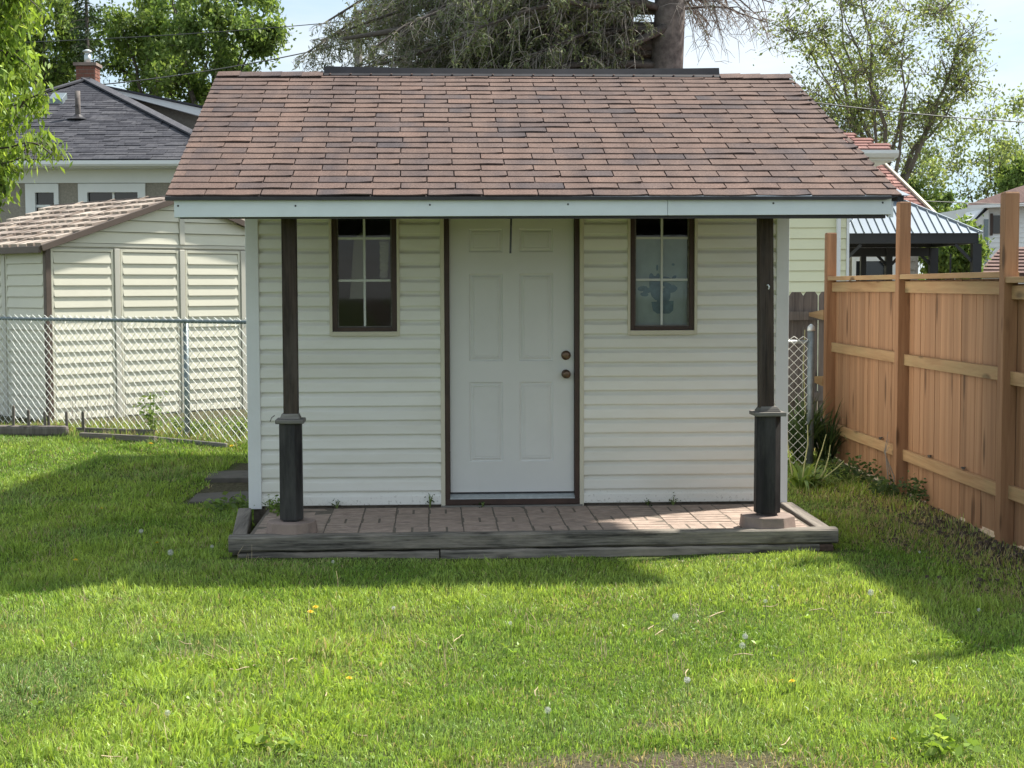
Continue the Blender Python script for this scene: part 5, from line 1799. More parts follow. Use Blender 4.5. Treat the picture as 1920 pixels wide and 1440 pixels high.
# maples behind the stucco house
for i, (px, py, rx, rz, Y, sd, nlf, cl_, lab) in enumerate((
    (390, 60, 165, 140, 47, 5, 16000, G_MID, 'broad green maple behind the stucco house next to the spruce'),
    (275, 20, 120, 150, 50, 12, 10000, G_MID, 'taller mid green maple right behind the brick chimney'),
    (75, 70, 90, 130, 50, 6, 9500, G_MID, 'green maple rising left of the brick chimney'),
    (-30, 40, 110, 140, 48, 9, 9000, G_MID, 'green maple cut by the left frame edge behind the house'))):
    tree('maple_tree', lab, gpt(px, Y), at(px, py + 190, Y), at(px, py, Y), (S(rx, Y), 2.4, S(rz, Y)), 44, 9, int(nlf * 1.45), 0.15, cl_, 0.24, seed=sd, group='maples behind the stucco house')

# dark thin conifer behind the chimney
def conifer(name, label, base, top, rad, nb, cols, seed, z0f=0.2):
    r = random.Random(seed)
    base, top = Vector(base), Vector(top)
    root = empty(name, base)
    tag(root, label, 'tree')
    hgt = top.z - base.z
    m = MB()
    m.tube([(0, 0, 0), (0, 0, hgt)], [0.16, 0.02], 8)
    C, D = [], []
    for i in range(nb):
        z = hgt * (z0f + (1 - z0f) * (i / nb))
        a = r.uniform(0, 6.283)
        ln = rad * (1 - z / hgt) ** 0.7 * r.uniform(0.6, 1.1) + 0.1
        e = Vector((math.cos(a) * ln, math.sin(a) * ln, z - ln * 0.25))
        q = bez(Vector((0, 0, z)), Vector((e.x * 0.5, e.y * 0.5, z + 0.05 * ln)), e, 4)
        m.tube(q, [0.02, 0.016, 0.012, 0.008, 0.004], 3, cap=False)
        for k in range(int(70 * ln) + 8):
            t = r.random() * 3.99
            p = q[int(t)].lerp(q[int(t) + 1], t - int(t))
            C.append(tuple(p + Vector((r.gauss(0, .07), r.gauss(0, .07), r.gauss(-0.06, .06)))))
            D.append((r.gauss(0, 1) + math.cos(a), r.gauss(0, 1) + math.sin(a), r.gauss(-0.8, 0.6)))
    m.build('trunk', MT['bark'], root)
    n = len(C)
    put('crown', leaf_mesh('crown', np.array(C), unit(np.array(D)), npr.uniform(0.12, 0.26, n), npr.uniform(0.02, 0.05, n), pal(n, cols), MT['needle']), root)
conifer('dark_conifer', 'thin dark conifer standing behind the brick chimney', gpt(172, 44), at(172, -120, 44), 1.5, 90, G_DARK, 4)

# ------------------------------------------------------------------ big spruce behind the cabin
SPY = 28.0
sb = at(1250, 500, SPY)
spr = empty('spruce_tree', (sb.x, SPY, 0.1))
tag(spr, 'huge old spruce with grey dead twigs right behind the roof', 'tree')
r = random.Random(21)
m = MB()
trr = S(36, SPY)
n = 14
pts, rad_ = [], []
for i in range(n + 1):
    pts.append((0.05 * math.sin(i), 0.05 * math.cos(i * 1.4), 13.0 * i / n))
    rad_.append(trr * (1.12 - 0.65 * i / n))
m.tube(pts, rad_, 14)
m.build('trunk', MT['barkspruce'], spr, smooth=True)
tw = MB()
br = MB()
C, D, LL = [], [], []
def bough(z, ang, ln, dens, needle, up_=0.05):
    ca, sa = math.cos(ang), math.sin(ang)
    e = Vector((ca * ln, sa * ln, z - ln * r.uniform(0.12, 0.36)))
    mid = Vector((ca * ln * 0.5, sa * ln * 0.5, z + ln * up_))
    q = bez(Vector((0, 0, z)), mid, e, 8)
    q = [p + Vector((r.gauss(0, .04), r.gauss(0, .04), r.gauss(0, .03))) * (k > 0) for k, p in enumerate(q)]
    br.tube(q, [0.055 * (1 - 0.85 * k / 8) * min(1.3, ln / 4) + 0.006 for k in range(9)], 6, cap=False)
    for i in range(int(dens * ln)):
        t = r.uniform(0.10, 1.0) * 7.999
        p = q[int(t)].lerp(q[int(t) + 1], t - int(t))
        side = r.choice((-1, 1))
        L1 = r.uniform(0.35, 1.05) * (1.15 - 0.5 * t / 8)
        dv = Vector((-sa * side * r.uniform(.2, 1) + ca * 0.45, ca * side * r.uniform(.2, 1) + sa * 0.45, r.uniform(-1.3, 0.25))).normalized()
        e1 = p + dv * L1 + Vector((0, 0, -0.45 * L1 * r.random()))
        q1 = bez(p, p.lerp(e1, 0.5) + Vector((r.uniform(-.06, .06), r.uniform(-.06, .06), 0.10 * L1)), e1, 4)
        tw.tube(q1, [0.011, 0.009, 0.007, 0.005, 0.003], 3, cap=False)
        for s_ in range(r.randint(3, 6)):
            k = r.randint(1, 4)
            d2 = Vector((r.gauss(0, 1), r.gauss(0, 1), r.gauss(-0.9, 0.7))).normalized()
            l2 = r.uniform(0.12, 0.42)
            p2 = q1[k] + d2 * l2 + Vector((r.gauss(0, .03), r.gauss(0, .03), -0.08 * l2))
            mid2 = q1[k].lerp(p2, 0.5) + Vector((r.gauss(0, .03), r.gauss(0, .03), 0.03))
            tw.tube([q1[k], mid2, p2], [0.006, 0.0045, 0.0025], 3, cap=False)
            if r.random() < needle:
                for g in range(11):
                    u = r.random()
                    C.append(tuple(q1[k].lerp(p2, u) + Vector((r.gauss(0, .03), r.gauss(0, .03), r.gauss(-0.01, .03)))))
                    D.append(tuple(d2 * 0.7 + Vector((r.gauss(0, .6), r.gauss(0, .6), r.gauss(-.2, .5)))))
                    LL.append(r.uniform(0.05, 0.12))
# boughs to the left and front: dense; to the right: bare and thin
for i in range(78):
    z = r.uniform(4.6, 9.4)
    a = R(176) + min(0.72, max(-0.95, r.gauss(0, 0.6)))
    bough(z, a, r.uniform(3.2, 6.8), 15, 0.66)
for i in range(5):
    bough(r.uniform(5.5, 9.5), R(-70) + r.gauss(0, 0.5), r.uniform(0.9, 1.6), 6, 0.05)
for i in range(12):
    bough(r.uniform(6.0, 9.4), R(10) + r.gauss(0, 0.5), r.uniform(1.2, 2.3), 7, 0.0)
# one heavy limb, as seen left of centre
q = [Vector((-0.3, 0.1, 8.0)), Vector((-2.2, -0.5, 7.5)), Vector((-3.4, -0.8, 6.7)), Vector((-4.6, -0.9, 6.15)), Vector((-5.8, -1.0, 5.95))]
br.tube(q, [0.13, 0.12, 0.10, 0.07, 0.03], 8)
br.tube([Vector((0.0, -0.2, 6.3)), Vector((-0.7, -0.6, 5.9)), Vector((-1.4, -0.8, 5.55))], [0.09, 0.06, 0.03], 7)
br.build('boughs', MT['bark'], spr, smooth=True)
tw.build('dead_twigs', MT['twig'], spr)
n = len(C)
cols_s = pal(n, [(0.125, 0.16, 0.075), (0.16, 0.19, 0.09), (0.095, 0.125, 0.06), (0.21, 0.22, 0.115)], 0.2)
patch = vnoise(np.array(C)[:, 0], np.array(C)[:, 2], 1.3)[:, None]
cols_s = cols_s * (0.75 + 0.7 * patch) + np.array([0.06, 0.07, 0.0]) * np.clip(patch - 0.62, 0, 1) * 2
put('crown', leaf_mesh('crown', np.array(C), unit(np.array(D)), np.array(LL), npr.uniform(0.014, 0.028, n), cols_s, MT['needle']), spr)
# distant conifer mass behind the spruce so that the sky closes as in the picture
for px, top, rad, sd, lab in ((760, -260, 2.6, 31, 'dense conifer behind the spruce at its left'), (930, -330, 2.8, 32, 'dense conifer behind the spruce in its middle'), (1110, -300, 2.6, 33, 'dense conifer behind the spruce beside its trunk')):
    conifer('conifer_tree', lab, gpt(px, 33), at(px, top, 33), rad, 190, [(0.10, 0.115, 0.07), (0.13, 0.135, 0.085), (0.16, 0.15, 0.11)], sd, 0.35)

# ------------------------------------------------------------------ trees on the right
Y = 36
tree('box_elder_tree', 'large airy tree with fanned trunks and young leaves at right', gpt(1660, Y), at(1655, 400, Y), at(1645, 95, Y), (S(212, Y), 2.4, S(235, Y)), 100, 14, 16000, 0.088, G_YOUNG, 0.165, fan=1.0, bark='barklight', seed=14, clump=0.55, shell=0.45)
tree('young_tree', 'thin young tree standing left of the white house', gpt(1850, 58), at(1845, 420, 58), at(1830, 270, 58), (S(95, 58), 1.6, S(115, 58)), 22, 9, 2400, 0.15, G_YOUNG, 0.07, fan=0.6, seed=15, clump=0.5)
tree('young_tree', 'leafy tree cut by the right frame edge above the white house', gpt(1935, 60), at(1925, 400, 60), at(1915, 265, 60), (S(60, 60), 1.6, S(105, 60)), 18, 9, 2600, 0.15, G_YOUNG, 0.08, fan=0.6, seed=16, clump=0.5)
tree('young_tree', 'small airy tree between the fanned tree and white house', gpt(1760, 57), at(1755, 440, 57), at(1745, 335, 57), (S(70, 57), 1.6, S(75, 57)), 16, 8, 2400, 0.15, G_YOUNG, 0.06, fan=0.6, seed=19, clump=0.5)
for px, py, rx, rz, Y, sd, lab in ((1775, 405, 75, 40, 56, 17, 'rounded green bush above the gazebo roof'), (1700, 385, 50, 45, 57, 18, 'green bush behind the gazebo cap'), (1905, 335, 40, 35, 57, 22, 'dark green bush crown right above the white house roof'), (1780, 470, 70, 60, 40, 27, 'shaded green bush seen through the gazebo frame')):
    tree('bush', lab, gpt(px, Y), at(px, py + rz * 0.7, Y), at(px, py, Y), (S(rx, Y), 1.4, S(rz, Y)), 24, 8, 7000, 0.15, G_MID, 0.06, cat='bush', seed=sd)
# thicket closing the view far behind
rows = []
for k in range(34):
    x = -34 + k * 2.3
    C0 = np.array([x, 62 + rnd.uniform(-3, 3), 0])
    hh = rnd.uniform(3.2, 5.0) * (0.62 if x > 9 else 1.0)
    nn = 1500
    u = unit(npr.normal(size=(nn, 3))) * (0.6 + 0.4 * npr.random((nn, 1)))
    rows.append(C0 + u * np.array([2.2, 1.6, hh / 2]) + np.array([0, 0, hh / 2]))
P = np.concatenate(rows)
n = len(P)
tag(put('far_thicket', leaf_mesh('far_thicket', P, unit(npr.normal(size=(n, 3))), npr.uniform(0.2, 0.4, n), npr.uniform(0.12, 0.22, n), pal(n, G_MID), MT['leaf'])), 'far green thicket closing the view behind the houses', 'thicket', kind='stuff')

# ------------------------------------------------------------------ wires and pole
def wire(a_, b_, sag, rad, lab):
    pts = []
    for i in range(17):
        t = i / 16
        p = a_.lerp(b_, t)
        p.z -= sag * 4 * t * (1 - t)
        pts.append(p)
    tag(MB().tube(pts, rad, 5).build('utility_wire', MT['cable']), lab, 'wire', 'overhead wires')
wire(at(-300, 88, 41), at(671, 38, 45), 0.15, 0.013, 'upper overhead wire crossing the left trees')
wire(at(60, 170, 40.5), at(671, 76, 45), 0.2, 0.018, 'lower overhead wire above the stucco house')
wire(at(1480, 186, 31), at(2100, 236, 33), 0.1, 0.013, 'overhead wire crossing the tree at upper right')
wire(at(1650, 372, 38), at(2050, 384, 40), 0.05, 0.012, 'low thin wire above the gazebo at right')
pl_ = at(671, 20, 45)
pole = empty('utility_pole', (pl_.x, 45, 0))
tag(pole, 'grey utility pole top among the spruce twigs', 'pole')
MB().tube([(0, 0, 0), (0, 0, pl_.z)], [0.16, 0.12], 8).build('shaft', MT['twig'], pole)
MB().box(-0.6, 0.6, -0.05, 0.05, pl_.z - 0.75, pl_.z - 0.63).build('crossarm', MT['twig'], pole)

# ------------------------------------------------------------------ grass
def shed_mask(x, y):
    lx = (x - SO.x) * math.cos(SA) + (y - SO.y) * math.sin(SA)
    ly = -(x - SO.x) * math.sin(SA) + (y - SO.y) * math.cos(SA)
    pr = (lx > tl + 0.01) & (lx < tr_ - 0.01) & (ly > TF - 0.0) & (ly < 0.05)
    sd_ = (lx > WL) & (lx < WR) & (ly > 0) & (ly < DEPTH)
    return pr | sd_
def slab_mask(x, y):
    return (x < -1.85) & (y > 11.7) & (y < 13.55) & (x > -2.62 + 0.10 * (y - 11.7) + (vnoise(x, y, 5.0) - 0.5) * 0.25)

BX, BYv = [], []
def scatter(y0, y1, dens, marg=0.9, xlim=None):
    hw = 0.345 * y1 + marg
    n = int((y1 - y0) * 2 * hw * dens)
    x = npr.uniform(-hw, hw, n); y = npr.uniform(y0, y1, n)
    k = np.abs(x) < 0.345 * y + marg
    x, y = x[k], y[k]
    inview = np.abs(x) < 0.345 * y + 0.1
    k = inview | (npr.random(len(x)) < 0.5)
    BX.append(x[k]); BYv.append(y[k])
scatter(4.6, 6.0, 13500, 0.7)
scatter(6.0, 7.5, 11500, 0.7)
scatter(7.5, 9.6, 8200, 0.7)
scatter(9.6, 12.0, 6600, 0.6)
scatter(12.0, 16.4, 4600, 0.6)
x = np.concatenate(BX); y = np.concatenate(BYv)
d = cf_dist(x, y)
k = ~shed_mask(x, y) & ~slab_mask(x, y) & (d > 0.03)
bb = bare(x, y)
k &= npr.random(len(x)) > bb * 0.80
# behind the cabin nothing shows
k &= ~((y > 13.9) & (x > -1.9) & (x < 1.9))
x, y, bb, d = x[k], y[k], bb[k], d[k]
n = len(x)
n1 = vnoise(x, y, 1.6); n2 = vnoise(x + 31, y, 4.5); n3 = vnoise(x, y + 57, 12.0)
mix_ = n1 * 0.45 + n2 * 0.35 + n3 * 0.20
lawn_h = 0.020 + 0.040 * mix_ ** 1.3
Lb = lawn_h * npr.uniform(0.55, 1.45, n)
tuft = (n2 > 0.74) & (n3 > 0.4)
Lb = np.where(tuft, Lb * 1.45, Lb)
# unmown strip below the fences and along the timbers
lx = (x - SO.x) * math.cos(SA) + (y - SO.y) * math.sin(SA)
ly = -(x - SO.x) * math.sin(SA) + (y - SO.y) * math.cos(SA)
edge = (ly > TF - 0.26) & (ly < TF) & (lx > tl - 0.05) & (lx < tr_ + 0.15)
Lb = np.where(edge, Lb * (0.30 + 0.7 * np.clip((TF - ly) / 0.26, 0, 1) ** 1.5), Lb)
wild = (y > 15.1 - 0.472 * (x + 4.28)) & (x < -1.9)
Lb = np.where(wild, Lb * npr.uniform(1.0, 2.6, n), Lb)
Lb = np.where((d < 0.35) & (npr.random(n) < 0.5), Lb * 1.4, Lb)
Wb = npr.uniform(0.0030, 0.0058, n) * (1 + 0.25 * (y > 8)) * (1 + 0.3 * (y > 11))
broad = (n1 > 0.52) & (x < -0.3) & (y < 7.2) & (npr.random(n) < 0.14)
Wb = np.where(broad, Wb * 2.6, Wb); Lb = np.where(broad, Lb * 1.1, Lb)
az = npr.uniform(0, 2 * np.pi, n) * 0.75 + vnoise(x, y, 2.7) * 7.0
lean = npr.uniform(0.15, 1.05, n)
dirv = np.stack([np.cos(az), np.sin(az), np.zeros(n)], 1)
# blade faces any way round
fa = npr.uniform(0, np.pi, n)
sid = np.stack([np.cos(fa), np.sin(fa), np.zeros(n)], 1)
Z0 = gz(x, y) + (vnoise(x, y, 1.1) - 0.5) * 0.03 - 0.006
B0 = np.stack([x, y, Z0], 1)
upv = np.array([0, 0, 1.0])
Lc, Wc, le = Lb[:, None], Wb[:, None], lean[:, None]
midp = B0 + upv * Lc * 0.55 * np.sqrt(1 - (le * 0.55) ** 2) + dirv * Lc * 0.55 * le * 0.45
tip = B0 + upv * Lc * np.sqrt(np.clip(1 - (le * 0.93) ** 2, 0.04, 1)) + dirv * Lc * le * 0.85
V = np.empty((n, 5, 3))
V[:, 0] = B0 - sid * Wc * 0.5; V[:, 1] = B0 + sid * Wc * 0.5
V[:, 2] = midp + sid * Wc * 0.45; V[:, 3] = midp - sid * Wc * 0.45
V[:, 4] = tip
base_i = np.arange(n)[:, None] * 5
fc = np.concatenate([base_i + np.array([0, 1, 2]), base_i + np.array([0, 2, 3]), base_i + np.array([3, 2, 4])], 1).reshape(-1, 3)
g1 = np.array([0.175, 0.300, 0.052]); g2 = np.array([0.365, 0.470, 0.10]); g3 = np.array([0.21, 0.31, 0.125])
t1 = np.clip(n1 * 0.9 + n3 * 0.4 - 0.15 + npr.normal(size=n) * 0.16, 0, 1)[:, None]
cg = g1 * (1 - t1) + g2 * t1
t2 = (np.clip((vnoise(x + 11, y + 3, 2.1) - 0.5) * 2.5, 0, 1) * 0.5)[:, None]
cg = cg * (1 - t2) + g3 * t2
cg *= (1 + npr.normal(size=(n, 1)) * 0.32).clip(0.35, 1.9)
cg = np.where(broad[:, None], np.array([0.36, 0.50, 0.08]) * npr.uniform(0.8, 1.15, (n, 1)), cg)
strawp = 0.035 + 0.10 * (vnoise(x + 5, y + 9, 3.3) > 0.68) + 0.55 * bb
straw = npr.random(n) < strawp
cg = np.where(straw[:, None], np.array([0.50, 0.42, 0.24]) * npr.uniform(0.5, 1.2, (n, 1)), cg)
cols = np.repeat(cg, 5, axis=0).reshape(n, 5, 3)
cols[:, 0] *= 0.95; cols[:, 4] *= 1.05
gr = put('grass', np_mesh('grass', V.reshape(-1, 3), fc, MT['grass'], cols.reshape(-1, 3), 3))
tag(gr, 'short green mown grass blades covering the yard', 'grass', kind='stuff')

# broad leaved weeds and clover mixed into the lawn
C, D, Ls, Cl = [], [], [], []
for i in range(1500):
    yy = npr.uniform(5.0, 9.4)
    xx = npr.uniform(-0.36 * yy, 0.36 * yy)
    pr = vnoise(xx, yy, 1.9) + (0.10 if (xx < -0.2 and yy < 7.0) else -0.14) - (0.25 if yy > 8.2 else 0)
    if pr < 0.55 or bool(shed_mask(np.array(xx), np.array(yy))) or float(cf_dist(xx, yy)) < 0.1:
        continue
    big = npr.random() < 0.45
    tone = npr.uniform(0.75, 1.2)
    for k in range(npr.integers(4, 8)):
        a = npr.uniform(0, 6.283)
        L_ = npr.uniform(0.022, 0.042) if big else npr.uniform(0.010, 0.018)
        rr = L_ * 0.5 if big else npr.uniform(0.0, 0.035)
        el = npr.uniform(0.25, 0.9)
        C.append((xx + math.cos(a) * rr * 0.8, yy + math.sin(a) * rr * 0.8, float(gz(xx, yy)) + 0.010 + rr * el * 0.8 + (0 if big else npr.uniform(0.012, 0.03))))
        D.append((math.cos(a), math.sin(a), el if big else npr.uniform(-0.3, 0.4)))
        Ls.append(L_)
        Cl.append(np.array([0.27, 0.40, 0.065] if big else [0.19, 0.31, 0.07]) * tone * npr.uniform(0.85, 1.15))
Ls = np.array(Ls)
tag(put('lawn_weeds', leaf_mesh('lawn_weeds', np.array(C), unit(np.array(D)), Ls, Ls * npr.uniform(0.32, 0.55, len(Ls)), np.array(Cl), MT['grass'])), 'broad leaved weeds and clover mixed through the lawn', 'weeds', kind='stuff')

# ------------------------------------------------------------------ plants
def strap_plant(name, label, loc, nleaf, L0, L1, wd, cols, spread=0.75, stalks=(), cat='plant'):
    root = empty(name, loc)
    tag(root, label, cat)
    V, Fc, Cc = [], [], []
    r_ = random.Random(int(abs(loc[0]) * 1000) + nleaf)
    for i in range(nleaf):
        a = r_.uniform(0, 6.283)
        Ln = r_.uniform(L0, L1)
        d = Vector((math.cos(a), math.sin(a), 0))
        s_ = Vector((-math.sin(a), math.cos(a), 0))
        b0 = d * r_.uniform(0, 0.05) + Vector((r_.uniform(-.04, .04), r_.uniform(-.04, .04), 0))
        sp = r_.uniform(0.3, 1.0) * spread
        ns_ = 6
        base_ = len(V)
        c = np.array(r_.choice(cols)) * r_.uniform(0.75, 1.25)
        for k in range(ns_ + 1):
            t = k / ns_
            p = b0 + d * (Ln * sp * t * (0.5 + 0.5 * t)) + Vector((0, 0, Ln * (t * (1 - 0.25 * sp) - 0.75 * sp * t * t * t)))
            w_ = wd * (0.55 + 0.9 * t if t < 0.45 else (1 - t) * 1.7 + 0.03) * 0.5
            V += [tuple(p - s_ * w_), tuple(p + s_ * w_)]
            Cc += [c, c]
        for k in range(ns_):
            q = base_ + 2 * k
            Fc.append((q, q + 1, q + 3, q + 2))
    put('leaves', np_mesh('leaves', np.array(V), np.array(Fc), MT['grass'], np.array(Cc), 4), root)
    for pts in stalks:
        MB().tube([Vector(p) for p in pts], [0.007, 0.006, 0.005, 0.003][:len(pts)], 5).build('stalk', MT['palestalk'], root)
    return root
def gloc(px, py):
    d = fwd + rt * ((px - 960) / F) + up * ((720 - py) / F)
    t = H / -d.z
    for _ in range(4):
        t = (H - float(gz(d.x * t, d.y * t))) / -d.z
    return Vector((d.x * t, d.y * t, float(gz(d.x * t, d.y * t))))
LILY = [(0.22, 0.32, 0.085), (0.28, 0.39, 0.11), (0.17, 0.26, 0.085)]
p = gloc(1503, 918)
strap_plant('lily_clump', 'strap leaved clump with pale stalks beside the cabin corner', p, 46, 0.20, 0.46, 0.036, LILY, 0.95,
            [[(0.0, 0, 0), (0.02, 0, 0.2), (0.05, 0, 0.38), (0.045, 0, 0.54)], [(0.08, 0, 0), (0.12, 0, 0.2), (0.17, 0.02, 0.33), (0.2, 0.0, 0.46)], [(0.1, 0, 0), (0.19, 0, 0.16), (0.22, 0, 0.26), (0.235, 0, 0.37)], [(0.1, 0, 0), (0.2, 0, 0.11), (0.29, 0, 0.18), (0.35, 0, 0.24)], [(-0.06, 0, 0), (-0.10, 0, 0.25), (-0.12, 0, 0.4), (-0.12, 0, 0.5)]])
p = gloc(1528, 915)
strap_plant('lily_clump', 'smaller strap leaved clump with yellow tips near the fence', p, 45, 0.15, 0.36, 0.026, LILY, 1.0)
p = gloc(1505, 868)
DK = [(0.08, 0.135, 0.05), (0.11, 0.17, 0.065), (0.06, 0.10, 0.045)]
strap_plant('tall_weed_clump', 'tall dark grassy weeds before the short chain link stretch', p, 150, 0.5, 1.0, 0.022, DK, 0.6, [[(0, 0, 0), (0.02, 0, 0.5), (0.0, 0, 0.9), (0.01, 0, 1.25)]])
p = gloc(1548, 866)
strap_plant('tall_weed_clump', 'dark arching weeds at the foot of the far cedar post', p, 110, 0.4, 0.85, 0.02, DK, 0.75)
def leafy(name, label, loc, n, sx, sz, leaf, cols, cat='plant', seed=1):
    root = empty(name, loc)
    tag(root, label, cat)
    r_ = random.Random(seed)
    m = MB()
    ends = []
    for i in range(max(5, n // 18)):
        a = r_.uniform(0, 6.283)
        e = Vector((math.cos(a) * sx * r_.random(), math.sin(a) * sx * r_.random(), sz * r_.uniform(0.4, 1.0)))
        m.tube([(0, 0, 0), tuple(e * 0.5 + Vector((0, 0, sz * 0.1))), tuple(e)], [0.004, 0.003, 0.0015], 4)
        ends.append(e)
    m.build('stem', MT['stem'], root)
    P = np.array([tuple(r_.choice(ends) * r_.uniform(0.45, 1.05) + Vector((r_.gauss(0, leaf), r_.gauss(0, leaf), r_.gauss(0, leaf * .6)))) for _ in range(n)])
    P[:, 2] = np.abs(P[:, 2])
    Dd = unit(npr.normal(size=(n, 3)) * np.array([1, 1, 0.5]) + np.array([0, 0, 0.15]))
    Ls = leaf * npr.uniform(0.7, 1.3, n)
    put('leaves', leaf_mesh('leaves', P, Dd, Ls, Ls * 0.5, pal(n, cols), MT['leaf']), root)
leafy('weed', 'leafy weeds under the cedar fence near the lily clump', gloc(1592, 905), 260, 0.30, 0.22, 0.05, DK, seed=2)
leafy('weed', 'low leafy weeds at the foot of the middle cedar post', gloc(1660, 935), 200, 0.22, 0.17, 0.05, DK, seed=3)
leafy('weed', 'weed tuft before the middle cedar post', gloc(1715, 945), 160, 0.16, 0.20, 0.04, DK, seed=4)
leafy('weed', 'tall bright weed behind the chain link between panels', gloc(262, 830) + Vector((0, 0.5, 0)), 160, 0.13, 0.46, 0.05, G_MID, seed=5)
leafy('weed', 'bushy weed behind the left chain link post', gloc(330, 830) + Vector((0, 0.6, 0)), 260, 0.34, 0.22, 0.045, G_MID, seed=6)
leafy('weed', 'leafy weed at the far right end of the left chain link', gloc(440, 830) + Vector((0, 0.3, 0)), 220, 0.25, 0.28, 0.045, G_MID, seed=7)
leafy('weed', 'green weeds in the left front corner of the porch', Matrix.Rotation(SA, 4, 'Z') @ Vector((tl + 0.22, -0.25, PZ)) + SO, 190, 0.17, 0.10, 0.035, G_MID, seed=9)
leafy('broadleaf_plant', 'bright broad leaved plant at the lower right frame edge', gloc(1765, 1418), 70, 0.10, 0.10, 0.05, G_BRIGHT, seed=10)
leafy('broadleaf_plant', 'yellow green broad leaved weed low at left centre', gloc(505, 1408), 40, 0.07, 0.05, 0.055, G_BRIGHT, seed=11)
leafy('weed', 'low dock leaves left of the porch timber', gloc(420, 960), 150, 0.22, 0.08, 0.06, G_MID, seed=12)
# sparse weeds growing from the paver joints along the wall
for i, (px, hh, lab) in enumerate(((806, 0.10, 'thin dark weed against the wall left of the door'), (905, 0.05, 'tiny weed in the paver joint before the door'), (1215, 0.045, 'tiny weed at the wall under the right window'), (1262, 0.09, 'wispy weed at the wall right of the right window'), (632, 0.06, 'small weed at the wall under the left window'))):
    q = sat(px, 948, -0.06)
    leafy('weed', lab, Matrix.Rotation(SA, 4, 'Z') @ Vector((q.x, -0.06, PZ)) + SO, 22, 0.04, hh, 0.018, G_DARK, seed=20 + i)
# tall dry stems behind the chain link
m = MB()
for i in range(150):
    px = rnd.uniform(120, 465)
    q = on_line(px)
    yy = q[1] + rnd.uniform(0.1, 0.9)
    b0 = Vector((q[0] * yy / q[1], yy, 0.18))
    h_ = rnd.uniform(0.12, 0.55)
    e = b0 + Vector((rnd.gauss(0, .06), rnd.gauss(0, .04), h_))
    m.tube([b0, b0.lerp(e, 0.5) + Vector((rnd.gauss(0, .015), 0, 0.01)), e], [0.003, 0.0022, 0.0012], 3, cap=False)
tag(m.build('dry_stems', MT['twig']), 'thin dry grass stems standing behind the chain link mesh', 'dry grass', kind='stuff')
# clods of soil by the fence
m = MB()
for i in range(420):
    yy = rnd.uniform(8.4, 11.4)
    dd = abs(rnd.gauss(0, 0.35)) + 0.05
    p2 = CF0 + CFD * (14.56 - yy) 
    xx = p2.x - dd
    if dd > 1.0 * min(1, (11.6 - yy)):
        continue
    s_ = rnd.uniform(0.008, 0.032)
    poly = [(xx + s_ * math.cos(a) * rnd.uniform(.6, 1.2), yy + s_ * math.sin(a) * rnd.uniform(.6, 1.2)) for a in (0, 1.2, 2.4, 3.7, 5.0)]
    m.prismz(poly, -0.02, s_ * 0.8, [(xx + (a - xx) * 0.5, yy + (b_ - yy) * 0.5) for a, b_ in poly])
soil = m.build('soil_clods', NT('soil_clod').m)
soil.data.materials.clear()
soil.data.materials.append(m_plain('dark_soil', (0.085, 0.062, 0.048), 0.95, 0.35, 20, bump=0.6))
tag(soil, 'dark crumbly soil along the cedar fence foot', 'soil', kind='stuff')
# dry stalks lying on the lawn
dst = MB()
for px, py in ((1215, 1190), (1228, 1196), (1430, 1145), (1515, 1150), (1640, 1155), (1290, 1262), (1375, 1240), (1480, 1392), (610, 1320), (540, 1250), (1005, 1318), (360, 1215), (480, 1255), (690, 1390), (190, 1430), (850, 1215), (1330, 1165), (1310, 1170)):
    g = gloc(px, py)
    a = rnd.uniform(0, 6.28)
    L_ = rnd.uniform(0.06, 0.15)
    h0 = rnd.uniform(0.012, 0.035)
    k1, k2 = rnd.uniform(-0.006, 0.010), rnd.uniform(-0.012, 0.012)
    pts = []
    for q in range(5):
        t = q / 4
        pts.append((g.x + L_ * t * math.cos(a) - k2 * math.sin(a) * math.sin(3.1 * t), g.y + L_ * t * math.sin(a) + k2 * math.cos(a) * math.sin(3.1 * t), g.z + h0 + k1 * math.sin(3.1 * t) + t * rnd.uniform(-0.006, 0.012)))
    dst.tube(pts, [0.0028, 0.0027, 0.0025, 0.0022, 0.0016], 4)
# upright brown seed stems in loose groups
for px, py, m_ in ((250, 1200, 9), (330, 1240, 8), (410, 1245, 9), (470, 1190, 6), (150, 1140, 7), (560, 1300, 8), (300, 1390, 7), (720, 1200, 7), (790, 1215, 8), (860, 1250, 6), (1010, 1190, 8), (1120, 1235, 6), (60, 1160, 6), (480, 1060, 6), (110, 1050, 7), (170, 1090, 6), (620, 1110, 3), (1270, 1260, 6), (1500, 1270, 5), (1580, 1240, 4), (1330, 1150, 4), (640, 1170, 5)):
    g = gloc(px, py)
    for q in range(m_):
        x_, y_ = g.x + rnd.gauss(0, 0.06), g.y + rnd.gauss(0, 0.06)
        hh = rnd.uniform(0.05, 0.13)
        dst.tube([(x_, y_, g.z), (x_ + rnd.gauss(0, .008), y_ + rnd.gauss(0, .008), g.z + hh * 0.6), (x_ + rnd.gauss(0, .022), y_ + rnd.gauss(0, .02), g.z + hh)], [0.0016, 0.0014, 0.0010], 3)
tag(dst.build('dry_stalks', m_plain('straw', (0.42, 0.33, 0.20), 0.8, 0.3, 30)), 'dry straw coloured stalks lying on the lawn', 'dry grass', kind='stuff')

